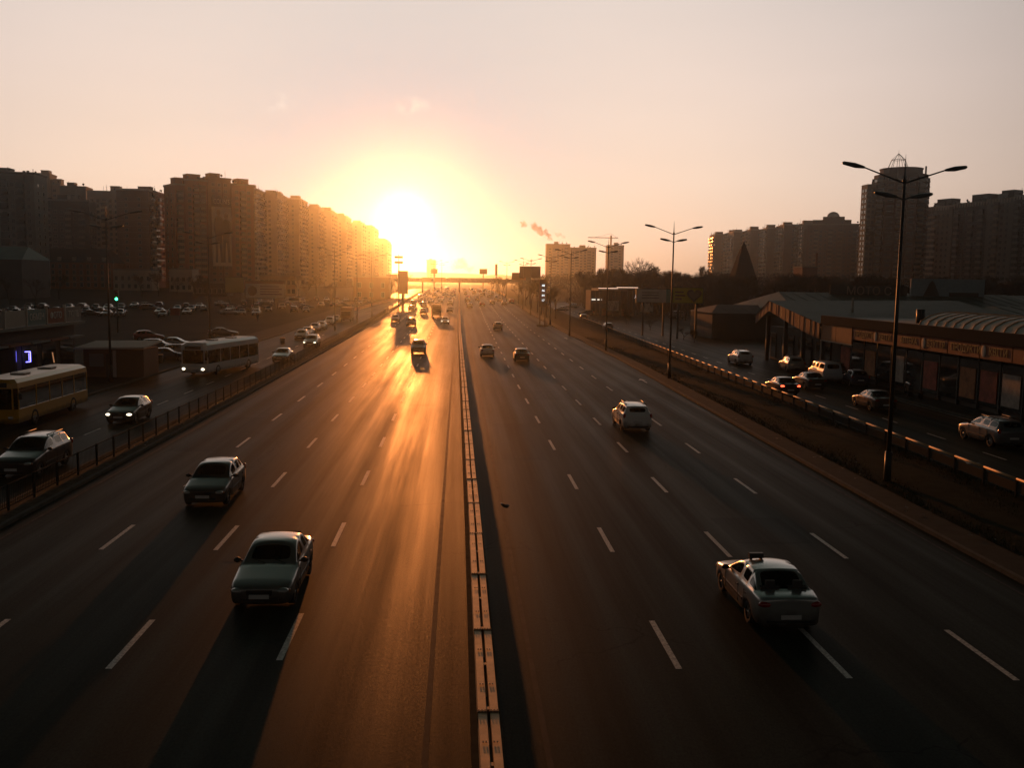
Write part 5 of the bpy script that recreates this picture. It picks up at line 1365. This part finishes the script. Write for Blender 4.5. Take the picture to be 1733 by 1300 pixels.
# gabled entrance: sloping band made of boards
gl_ = [(91.9, 3.55, 5.1), (96, 4.0, 5.5), (101, 4.8, 6.2), (107.5, 5.85, 6.95), (109.5, 5.2, 6.3), (112.7, 4.0, 4.95)]
def band(y):
    for (a, l0, t0), (b, l1, t1) in zip(gl_, gl_[1:]):
        if a <= y <= b: u = (y - a) / (b - a); return l0 + (l1 - l0) * u, t0 + (t1 - t0) * u
    return gl_[-1][1:]
y = 91.95; i = 0
random.seed(8)
while y < 112:
    e = min(112.7, y + .62); l0, t0 = band(y); l1, t1 = band(e - .04); q = MB(); dx = random.uniform(-.03, .03)
    q.prism([(y, l0), (e - .05, l1), (e - .05, t1), (y, t0)], 'x', -.25 + dx, -.15 + dx); q.build('gable_board', M['fascia'] if i % 3 else M['fascia_lit'], ar); y = e; i += 1
q = MB(); q.add([(-.3, 91.9, 5.1), (-.3, 107.5, 7.0), (22, 107.5, 7.3), (22, 91.9, 5.1)], [(0, 1, 2, 3)]); q.add([(-.3, 107.5, 7.0), (-.3, 112.9, 4.9), (22, 116.5, 4.9), (22, 107.5, 7.3)], [(0, 1, 2, 3)]); q.build('gable_roof', M['roofgrey'], ar)
q = MB(); q.box(1.6, 22, 91.6, 112, 0, 3.9); q.build('entrance_wall', WALLS['dark'], ar)
for yy in (92.5, 98, 103.5, 109.5): q = MB(); q.box(.2, .6, yy - .2, yy + .2, 0, band(yy)[0]); q.build('column', M['darksteel'], ar)
for yy in (94, 96.2, 99.2, 101.4, 104.6, 106.8, 110.5): q = MB(); q.box(1.45, 1.58, yy - .85, yy + .85, .3, 3.2); q.build('window', M['wg'], ar)
# shop windows with posters
random.seed(12)
y = 90.0; k = 0
pm = [mat('poster_red', (.30, .06, .03), .7, var=.5, scale=1.4), mat('poster_pale', (.34, .30, .26), .7, var=.4, scale=1.6), mat('poster_orange', (.34, .13, .04), .7, var=.5, scale=1.2)]
while y > 44:
    q = MB(); q.box(1.22, 1.38, y - 2.5, y, .5, 3.6); o = q.build('window', M['wg'], ar)
    q = MB(); q.box(1.2, 1.4, y - 2.62, y - 2.5, 0, 3.9); q.build('pier', M['darksteel'], ar)
    if k % 2 == 0 or y < 66:
        q = MB(); q.box(1.17, 1.215, y - 2.3, y - .2, .8, 3.0); q.build('poster', pm[k % 3], o)
    y -= 2.75; k += 1
# barrel roof, strip by strip
n_ = 26
for k in range(n_):
    y0 = 73 - k * 1.3; y1 = y0 - 1.24; vs = []
    for yy in (y0, y1):
        for j in range(9): a_ = math.pi * j / 8; vs.append((3.4 - 3.0 * math.cos(a_), yy, 5.72 + 1.15 * math.sin(a_)))
    q = MB(); q.add(vs, [(j, j + 1, 9 + j + 1, 9 + j) for j in range(8)] , 0, True); q.build('barrel_roof_strip', M['barrel'], ar)
q = MB()
for k in range(n_ + 1):
    yy = 73 - k * 1.3 + .03
    for j in range(8):
        a0, a1 = math.pi * j / 8, math.pi * (j + 1) / 8; q.tube((3.4 - 3.04 * math.cos(a0), yy, 5.72 + 1.18 * math.sin(a0)), (3.4 - 3.04 * math.cos(a1), yy, 5.72 + 1.18 * math.sin(a1)), .04, n=4)
o = q.build('barrel_ribs', M['steel'], ar); o['kind'] = 'stuff'
q = MB(); q.tube((4, 80, 5.7), (4, 80, 6.9), .35, n=10); q.build('roof_vent', M['darksteel'], ar)
q = MB(); q.tube((6, 99, 5.8), (6, 99, 7.6), .12, n=8); q.build('flue', WALLS['cream'], ar)
# sheds behind
def shed(lb, x0, x1, y0, y1, ze, zr, rm, name='market_hall'):
    t = thing(name, lb, 'market hall', (x0, y0, 0)); L_, D = x1 - x0, y1 - y0
    q = MB(); q.box(.3, L_ - .3, .3, D - .3, 0, ze - .05); q.build('wall', WALLS['dark'], t)
    q = MB(); n = int(L_ / 2.2)
    q.add([(0, 0, ze), (L_, 0, ze), (L_, D * .5, zr), (3, D * .5, zr), (L_, D, ze), (0, D, ze)], [(0, 1, 2, 3), (3, 2, 4, 5), (0, 3, 5)]); q.build('roof', rm, t)
    for i in range(n):
        q = MB(); xx = 3 + i * (L_ - 3) / n; q.tube((xx, 0, ze + .03), (xx, D * .5, zr + .03), .05, n=3); q.build('roof_seam', rm, t)
    return t
t = shed('long grey green market hall with a motorcycle shop sign on its roof', 50, 92, 138, 172, 5.0, 7.7, M['roofgrey'])
q = MB(); q.box(11, 24, 15, 15.3, 7.0, 9.0); q.build('sign_backing', WALLS['dark'], t)
text('МОТО С', 1.9, mat('roof_sign_letters', (.40, .30, .22), .7), t, (17.5, 14.9, 8.0), (R(90), 0, 0), 'letters', .05)
q = MB(); q.box(24.5, 37, 14.8, 15.2, 6.2, 10.2); sb = q.build('sign_board', mat('blue_grey_board', (.24, .31, .33), .7, var=.2), t)
q = MB(); q.prism([(26.2, 6.4), (29.8, 6.4), (29.1, 8), (28.4, 9.5), (28, 9.9), (27.6, 9.5), (26.9, 8)], 'y', 14.7, 14.79); q.build('tree_emblem', WALLS['dark'], sb)
q = MB(); q.box(31, 36, 14.7, 14.79, 6.7, 8); q.build('dark_field', WALLS['dark'], sb)
shed('grey market hall roof behind the barrel-roofed arcade', 62, 118, 96, 128, 4.6, 6.6, M['roofgrey'])
shed('wide pale roofed market hall at the right edge', 90, 150, 140, 176, 5.4, 7.6, WALLS['grey'])
shed('low dark hall left of the market with a rail on its roof', 40.5, 52, 150, 165, 4.2, 5.4, WALLS['dark'])

# pyramid roofed church and lit chimney house
Y = 255; x, z = atY(1259, 409, Y); xw = atY(1238, 470, Y)[0]; r = x - xw
t = thing('pyramid_roof_chapel', 'dark chapel with a steep pointed pyramid roof before the right row', 'chapel', (x, Y, zg(Y)))
zz = z - zg(Y); q = MB(); q.box(-r * .95, r * .95, -r * .95, r * .95, 0, zz * .42); q.build('wall', WALLS['dark'], t)
q = MB(); 
lv = [(r * 1.15, zz * .40), (r * .95, zz * .52), (r * .45, zz * .80), (.12, zz)]
vs = []
for rr, z_ in lv: vs += [(-rr, -rr, z_), (rr, -rr, z_), (rr, rr, z_), (-rr, rr, z_)]
q.add(vs, [(4 * j + i, 4 * j + (i + 1) % 4, 4 * j + 4 + (i + 1) % 4, 4 * j + 4 + i) for j in range(3) for i in range(4)] + [(12, 13, 14, 15), (3, 2, 1, 0)]); q.build('roof', mat('chapel_roof', (.012, .009, .007), .95, spec=.05), t)
q = MB(); q.tube((0, 0, zz), (0, 0, zz + 1.2), .05, n=4); q.build('finial', M['darksteel'], t)
Y = 300; x, z = atY(1364, 453, Y)
t = thing('chimney_house', 'small house with a sunlit tall brick chimney before the domed block', 'house', (x, Y, zg(Y))); zz = z - zg(Y)
q = MB(); q.box(-2.6, 2.0, -4, 4, 0, zz); q.build('wall', WALLS['brick'], t); q = MB(); q.box(-2.9, 2.3, -4.3, 4.3, zz, zz + .4); q.build('roof', WALLS['beige'], t)
q = MB(); q.tube((2.2, -3, zz * .6), (2.2, -3, zz + 4.6), .42, .3, 10); q.build('chimney', WALLS['brick'], t)

# ------------------------------------------------------------------ kiosks at the left
t = thing('kiosk_row', 'dark row of market kiosks with sign boards on the roof at the left edge', 'kiosk row', (-36, 76, 0))
q = MB(); q.box(-46, 0, -16, 15, 0, 4.3); q.build('wall', WALLS['dark'], t)
q = MB(); q.box(-46.5, .9, -16.4, 15.4, 4.3, 4.55); q.build('roof', M['roofgrey'], t)
random.seed(31)
for k in range(8):
    y0 = 14.8 - k * 3.8
    q = MB(); q.box(.62, .74, y0 - 3.5, y0, 4.6, 5.9); q.build('sign_board', [WALLS['grey'], WALLS['brick'], WALLS['teal'], WALLS['cream']][k % 4], t)
    q = MB(); q.box(.58, .80, y0 - 3.68, y0 - 3.54, 4.55, 6.15); q.build('sign_post', WALLS['pale'], t)
    q = MB(); q.box(0, .08, y0 - 3.2, y0 - .4, .6, 2.9); o = q.build('window', M['wg'], t)
    q = MB(); q.box(.09, 1.1, y0 - 3.5, y0 - .1, 3.1, 3.25); q.build('awning', WALLS['brick'] if k % 2 else WALLS['grey'], t)
for k in range(3): text(['ТЮЛЬ', 'ФОТО', 'ОБМІН'][k], .8, M['white'], t, (.76, 14.8 - k * 3.8 - 1.75, 5.25), (R(90), 0, R(90)), 'letters')
nx_ = -35.5; ny, nz = onX(47, 604, nx_)
neon = mat('blue_neon', (.1, .1, .4), .5, emit=(.18, .16, 1.0), estr=6)
q = MB(); q.tube((-.22, 0, .42), (.22, 0, .42), .035, n=6); q.tube((.22, 0, .42), (.22, 0, -.42), .035, n=6); q.tube((.22, 0, -.42), (-.16, 0, -.42), .035, n=6); q.tube((.1, 0, .3), (.1, 0, -.3), .02, n=6)
o = q.build('neon_sign', neon); o.location = (nx_, ny, nz); o.rotation_euler = (0, 0, .9); tag(o, 'small blue neon bracket sign glowing on the kiosk row', 'neon sign')
ox_ = -35.5; oy_, oz_ = onX(89, 605, ox_); q = MB(); q.tube((0, 0, .45), (.12, 0, -.45), .05, n=6); o = q.build('lamp_tube', mat('warm_tube', (.5, .25, .12), .5, emit=(1, .45, .2), estr=.35)); o.location = (ox_, oy_, oz_); tag(o, 'dim orange lamp tube on the kiosk row beside the neon sign', 'lamp')
x0, _ = atY(141, 600, 83); x1, _ = atY(243, 600, 83)
t = thing('bus_stop_kiosk', 'flat roofed kiosk with a pale roof edge beside the yellow bus', 'kiosk', (x0, 83, 0)); L_ = x1 - x0
q = MB(); q.box(0, L_, 0, 4, 0, 2.5); q.build('wall', WALLS['brown'], t); q = MB(); q.add([(-.5, -.8, 2.52), (L_ + .3, -.8, 2.62), (L_ + .3, 4.3, 2.9), (-.5, 4.3, 2.8), (-.5, -.8, 2.66), (L_ + .3, -.8, 2.76), (L_ + .3, 4.3, 3.04), (-.5, 4.3, 2.94)], [(3, 2, 1, 0), (4, 5, 6, 7), (0, 1, 5, 4), (1, 2, 6, 5), (2, 3, 7, 6), (3, 0, 4, 7)]); q.build('roof', WALLS['pale'], t)
q = MB(); q.box(.5, 1.7, -.06, 0, 1.0, 2.1); q.build('window', WALLS['grey'], t); q = MB(); q.box(2.5, 2.75, -.12, 0, 0, 2.4); q.build('pier', WALLS['pale'], t); q = MB(); q.box(1.9, 2.4, -.05, 0, .1, 2.1); q.build('door', WALLS['dark'], t)
x, y = G(376, 550); t = thing('red_sign_board', 'small red sign on posts beside the lone parked sedan', 'sign', (x - 12, y + 12, zg(y)))
q = MB(); q.box(-.9, .9, -.05, .05, 1.2, 2.6); q.build('board', mat('red_board', (.25, .03, .03), .6), t)
for s in (-.8, .8): q = MB(); q.box(s - .04, s + .04, -.04, .04, 0, 1.2); q.build('post', M['darksteel'], t)
# litter bins on the kerb
for i, (px, py) in enumerate(((283, 622), (298, 617), (507, 585))):
    x, y = G(px, py); t = thing('litter_bin', ['round dark litter bin nearest the kiosk', 'second round litter bin beside the white bus', 'dark bin at the tail of the parked row'][i], 'bin', (x - (1.6 if i < 2 else 2.2), y, .1), 0, 'litter bins on the left pavement')
    q = MB(); q.tube((0, 0, .05), (0, 0, .85), .28, .34, 12); q.build('drum', M['darksteel'], t); q = MB(); q.tube((0, 0, .85), (0, 0, .93), .36, .33, 12); q.build('rim', M['steel'], t)
# ------------------------------------------------------------------ bare trees
M['bark'] = mat('bark', (.045, .034, .024), .95, spec=.1, var=.3, scale=4)
M['twig'] = mat('twigs', (.055, .038, .025), .95, spec=.1)
def tree_meshes(seed, H=11, spread=.5, upright=.55, depth=6, tk=.021):
    rnd = random.Random(seed); tr = MB(); tw = MB()
    def grow(p, d, L_, r, lv):
        e = p + d * L_
        if lv <= 1: tr.tube(p, e, r, r * .72, 6, cap=False)
        elif lv <= 3: tw.tube(p, e, r, r * .7, 3, cap=False)
        else:
            s = d.orthogonal().normalized() * max(r, tk); tw.add([p - s, p + s, e], [(0, 1, 2)])
            s2 = d.cross(s).normalized() * max(r, .012); 
        if lv >= depth: return
        n = 3 if lv < 2 else rnd.choice((3, 4, 5))
        for i in range(n):
            a = rnd.uniform(0, 6.283); k = rnd.uniform(.35, .95) * spread + lv * .03
            o = d.orthogonal().normalized(); b = d.cross(o)
            nd = (d + (o * math.cos(a) + b * math.sin(a)) * k + Vector((0, 0, upright * .25))).normalized()
            grow(p + d * L_ * rnd.uniform(.55, 1.0), nd, L_ * rnd.uniform(.6, .82), r * .6, lv + 1)
    grow(Vector((0, 0, 0)), Vector((rnd.uniform(-.05, .05), rnd.uniform(-.05, .05), 1)).normalized(), H * .27, H * .014, 0)
    return tr.mesh('trunk', M['bark']), tw.mesh('crown', M['twig'])
TV = [tree_meshes(s, 11, sp, up) for s, sp, up in ((1, .75, .5), (2, .6, .9), (3, .85, .35), (4, .5, 1.2), (5, .7, .7))]
def tree(x, y, h, v, label, group):
    t = thing('bare_tree', label, 'tree', (x, y, zg(y) - .1), random.uniform(0, 6.28), group)
    new_obj('trunk', TV[v][0], t); new_obj('crown', TV[v][1], t); k = h / 9.3; t.scale = (k * random.uniform(.9, 1.15), k * random.uniform(.9, 1.15), k); return t
random.seed(44)
TV.append(tree_meshes(21, 11, .7, .6, 6, .010))
x, _ = atY(1082, 500, 255); tree(x, 255, 18, 5, 'tallest bare tree rising alone over the hazy treeline', None)
for i, (px, Y, h) in enumerate(((862, 330, 8), (872, 310, 9), (884, 292, 9), (896, 270, 9), (910, 250, 10), (925, 232, 10), (941, 214, 9), (896, 236, 9), (912, 222, 8))):
    x, _ = atY(px, 500, Y); x = max(x, kr(Y) + 2.2); tree(x, Y, h, i % 5, 'bare brown tree standing close to the right kerb below the dark billboards', 'bare trees close to the right kerb')
n_ = 0
for i in range(300):
    px = random.uniform(915, 1250); Y = random.uniform(215, 330); x, _ = atY(px, 500, Y)
    if x < rail_x(Y) + 10 or (970 < px < 1110 and Y < 264): continue
    h = random.uniform(9, 13.5) * (Y / 270) ** .5; tree(x, Y, h, random.randrange(5), 'bare brown tree in the dense belt behind the petrol station', 'belt of bare trees behind the petrol station'); n_ += 1
    if n_ >= 95: break
n_ = 0
for i in range(300):
    px = random.uniform(1235, 1760); Y = random.uniform(185, 300); x, _ = atY(px, 500, Y)
    tree(x, Y, random.uniform(9, 13), random.randrange(5), 'bare dark tree in front of the right apartment row', 'bare trees in front of the right apartment row'); n_ += 1
    if n_ >= 100: break
for i, (px, Y, h) in enumerate(((330, 330, 9), (350, 300, 8), (268, 340, 10), (240, 330, 9), (505, 340, 9), (520, 330, 8), (536, 345, 9), (300, 345, 8), (15, 240, 9), (60, 250, 8), (100, 300, 9), (560, 300, 7), (672, 360, 9), (660, 340, 8), (685, 380, 10), (645, 350, 8), (845, 400, 9), (832, 420, 9), (850, 370, 9))):
    x, _ = atY(px, 500, Y)
    tree(x, Y, h, i % 5, 'bare tree among the low buildings and far verge', 'scattered bare trees along the far verges')
# far wood as one mass of twigs
tw = MB(); random.seed(77)
for i in range(26000):
    px = random.uniform(700, 1420); Y = random.uniform(420, 700); x, _ = atY(px, 500, Y)
    if abs(x) < 34: continue
    g = zg(Y); hmax = 9 + 5 * noise.noise(Vector((x * .03, Y * .01, 0))); z = g + random.uniform(0, 1) ** .7 * hmax
    a = random.uniform(0, 6.28); L_ = random.uniform(.8, 2.2); w_ = random.uniform(.05, .16)
    d = Vector((math.cos(a) * .6, .1, 1)).normalized() * L_; s = Vector((w_, 0, 0))
    p = Vector((x, Y, z)); tw.add([p - s, p + s, p + d], [(0, 1, 2)])
tag(tw.build('far_wood', M['twig']), 'distant mass of bare woodland beyond the treeline', 'woodland', kind='stuff')
tw = MB(); random.seed(78)
for i in range(30000):
    if i % 2: px = random.uniform(935, 1260); Y = random.uniform(225, 330)
    else: px = random.uniform(1240, 1790); Y = random.uniform(205, 300)
    x, _ = atY(px, 500, Y)
    if x < rail_x(Y) + 9: continue
    g = zg(Y); z = g + random.uniform(0, 1) * (4.5 + 2.5 * noise.noise(Vector((x * .08, Y * .05, 0)))); a = random.uniform(0, 6.28); L_ = random.uniform(.5, 1.6); w_ = random.uniform(.03, .09)
    d = Vector((math.cos(a) * .6, math.sin(a) * .3, 1)).normalized() * L_; s = Vector((w_, 0, 0)); p = Vector((x, Y, z)); tw.add([p - s, p + s, p + d], [(0, 1, 2)])
tag(tw.build('undergrowth', M['twig']), 'bare undergrowth filling the tree belts right of the avenue', 'undergrowth', kind='stuff')
# low shrubs and young trees on the right island
for i, (px, py) in enumerate(((1130, 575), (1165, 580), (1100, 560), (1010, 548), (1022, 549))):
    x, y = G(px, py); t = tree(max(x, 35.5), y, 2.4, (i * 2) % 5, 'small dark shrub on the traffic island right of the guard rail', 'shrubs on the traffic island')
    t.name = 'shrub'; t['category'] = 'shrub'; t.scale = (t.scale[0] * 1.6, t.scale[1] * 1.6, t.scale[2])

# ------------------------------------------------------------------ smoke and steam
def plume(lb, pts, Y, dens, col, an=.3):
    bm = bmesh.new(); random.seed(len(pts) + int(Y))
    for px, py, rpx in pts:
        for k in range(9):
            x, z = atY(px + random.uniform(-.6, .6) * rpx, py + random.uniform(-.45, .45) * rpx, Y); r = rpx * Y / 1600 * random.uniform(.25, .75)
            bmesh.ops.create_icosphere(bm, subdivisions=2, radius=r, matrix=Matrix.Translation((x, Y + random.uniform(-1, 1) * r, z)))
    me = bpy.data.meshes.new('smoke'); bm.to_mesh(me); bm.free()
    o = new_obj('smoke_plume', me); 
    rm = o.modifiers.new('r', 'REMESH'); rm.mode = 'VOXEL'; rm.voxel_size = Y * .0008
    tx = bpy.data.textures.new('puffs', 'CLOUDS'); tx.noise_scale = Y * .0035
    dm = o.modifiers.new('d', 'DISPLACE'); dm.texture = tx; dm.strength = Y * .009; dm.texture_coords = 'GLOBAL'
    m = bpy.data.materials.new('smoke'); m.use_nodes = True; t = m.node_tree; t.nodes.clear()
    oo = t.nodes.new('ShaderNodeOutputMaterial'); v = t.nodes.new('ShaderNodeVolumePrincipled'); v.inputs['Density'].default_value = dens; v.inputs['Color'].default_value = (*col, 1); v.inputs['Anisotropy'].default_value = an
    t.links.new(v.outputs[0], oo.inputs['Volume']); me.materials.append(m)
    return tag(o, lb, 'smoke', kind='stuff')
plume('mauve smoke drifting up to the left over the far apartment blocks', [(931, 405, 3), (926, 400, 5), (919, 394, 7), (911, 389, 8), (903, 385, 7), (887, 378, 5), (879, 376, 3)], 1035, .16, (.62, .50, .52))
plume('faint second wisp of smoke beside the main plume', [(953, 402, 3), (947, 397, 4), (941, 395, 3)], 1040, .09, (.62, .50, .52))
plume('bright sunlit steam low over the footbridge', [(769, 452, 5), (776, 449, 8), (782, 446, 9), (788, 451, 8), (797, 455, 4)], 1250, .05, (.98, .96, .9), .6)

# ------------------------------------------------------------------ people at the bus stop
COAT = [mat('dark_coat', (.03, .03, .035), .9), mat('brown_coat', (.07, .045, .03), .9), mat('grey_coat', (.06, .065, .065), .9), mat('red_coat', (.16, .03, .025), .9)]
M['skin'] = mat('skin', (.35, .20, .14), .6); M['hair'] = mat('dark_hair', (.03, .02, .015), .8); M['trousers'] = mat('dark_trousers', (.025, .027, .035), .9)
def person(x, y, z, rz, h, coat, label, group, stride=.0, armup=0):
    t = thing('person', label, 'person', (x, y, z), rz, group)
    V_ = [(0, 0, .95), (0, 0, 1.18), (0, .0, 1.40), (0, 0, 1.50), (0, .01, 1.57), (0, .015, 1.66)]
    Rr = [(.15, .11), (.145, .11), (.17, .11), (.065, .06), (.085, .095), (.08, .095)]
    E_ = [(0, 1), (1, 2), (2, 3), (3, 4), (4, 5)]
    for s in (1, -1):
        b = len(V_); f = s * stride
        V_ += [(s * .09, 0, .86), (s * .10, f * .5 + .02, .50), (s * .10, f - .02, .09), (s * .11, f + .14, .04)]; Rr += [(.10, .10), (.065, .07), (.045, .05), (.045, .035)]
        E_ += [(0, b), (b, b + 1), (b + 1, b + 2), (b + 2, b + 3)]
        b = len(V_); V_ += [(s * .20, 0, 1.40), (s * .25, -.02, 1.13), (s * .24, .10 + armup * .1, .90 + armup * .25), (s * .235, .14 + armup * .12, .83 + armup * .3)]; Rr += [(.07, .07), (.052, .052), (.04, .04), (.028, .042)]
        E_ += [(2, b), (b, b + 1), (b + 1, b + 2), (b + 2, b + 3)]
        for k in range(3):
            b2 = len(V_); V_.append((s * (.225 + .012 * k), .17 + armup * .12, .79 - .004 * k + armup * .3)); Rr.append((.010, .010)); E_.append((b + 3, b2))
    me = bpy.data.meshes.new('body'); k = h / 1.75; me.from_pydata([(a * k, b * k, c * k) for a, b, c in V_], E_, []); o = bpy.data.objects.new('tmp', me); C.objects.link(o)
    md_ = o.modifiers.new('s', 'SKIN'); me.skin_vertices[0].data[0].use_root = True
    for i, r_ in enumerate(Rr): me.skin_vertices[0].data[i].radius = (r_[0] * k, r_[1] * k)
    sb_ = o.modifiers.new('u', 'SUBSURF'); sb_.levels = 1; sb_.render_levels = 1
    dg = bpy.context.evaluated_depsgraph_get(); dg.update(); m2 = bpy.data.meshes.new_from_object(o.evaluated_get(dg)); bpy.data.objects.remove(o)
    m2.materials.clear()
    for m_ in (M['skin'], COAT[coat], M['trousers']): m2.materials.append(m_)
    for p in m2.polygons:
        c = p.center; p.use_smooth = True; zz = c.z / k
        p.material_index = 0 if (zz > 1.48 or (abs(c.x / k) > .2 and zz < .88 + armup * .3)) else (1 if zz > .78 else 2)
    new_obj('body', m2, t)
    hb = MB(); hb.ball((0, -.012 * k, 1.675 * k), .098 * k, .112 * k, .10 * k, 10, 6); hb.build('hair', M['hair'], t)
    sk = MB(); n = 12; vs = []
    for z_, rx, ry in ((1.02, .19, .15), (.85, .21, .165), (.66, .225, .18)):
        for i in range(n): a = 6.283 * i / n; vs.append((rx * k * math.cos(a), ry * k * math.sin(a), z_ * k))
    sk.add(vs, [(j * n + i, j * n + (i + 1) % n, (j + 1) * n + (i + 1) % n, (j + 1) * n + i) for j in range(2) for i in range(n)], 0, True); sk.build('coat_skirt', COAT[coat], t)
    return t
ppl = [(1640, 686, 1.80, 0, 1.2, 'tall person in a dark coat standing at the bus stop'), (1663, 692, 1.74, 0, 1.9, 'person in dark clothing beside the tall one at the bus stop'),
       (1622, 682, 1.62, 2, -2.2, 'person in a grey coat at the left of the bus stop group'), (1652, 694, 1.6, 3, 2.6, 'person in a dull red coat in the middle of the group'), (1700, 704, 1.68, 1, 2.0, 'person in a brown coat apart at the right of the bus stop')]
for px, py, h, c_, rz, lb in ppl:
    x, y = G(px, py); person(max(x, 35.2) + .0, y, .12, rz, h, c_, lb, 'people waiting at the bus stop', .06)
for px, py, h, c_, lb in ((436, 545, 1.75, 0, 'lone walker in dark clothes crossing the left yard'), (604, 545, 1.75, 1, 'small figure by the kerb beyond the brown truck')):
    x, y = G(px, py); person(x, y, zg(y), .8, h, c_, lb, 'walkers on the left side', .18)
# bus stop bench and bin
x, y = G(1585, 676)
t = thing('bench', 'low dark bench on the bus stop pavement left of the people', 'bench', (36.0, y, .12), .1)
for i in range(4): q = MB(); q.box(-.25 + i * .13, -.15 + i * .13, -.9, .9, .43, .47); q.build('slat', M['bark'], t)
for s in (-.7, .7): q = MB(); q.box(-.22, .22, s - .04, s + .04, 0, .43); q.build('leg', M['darksteel'], t)
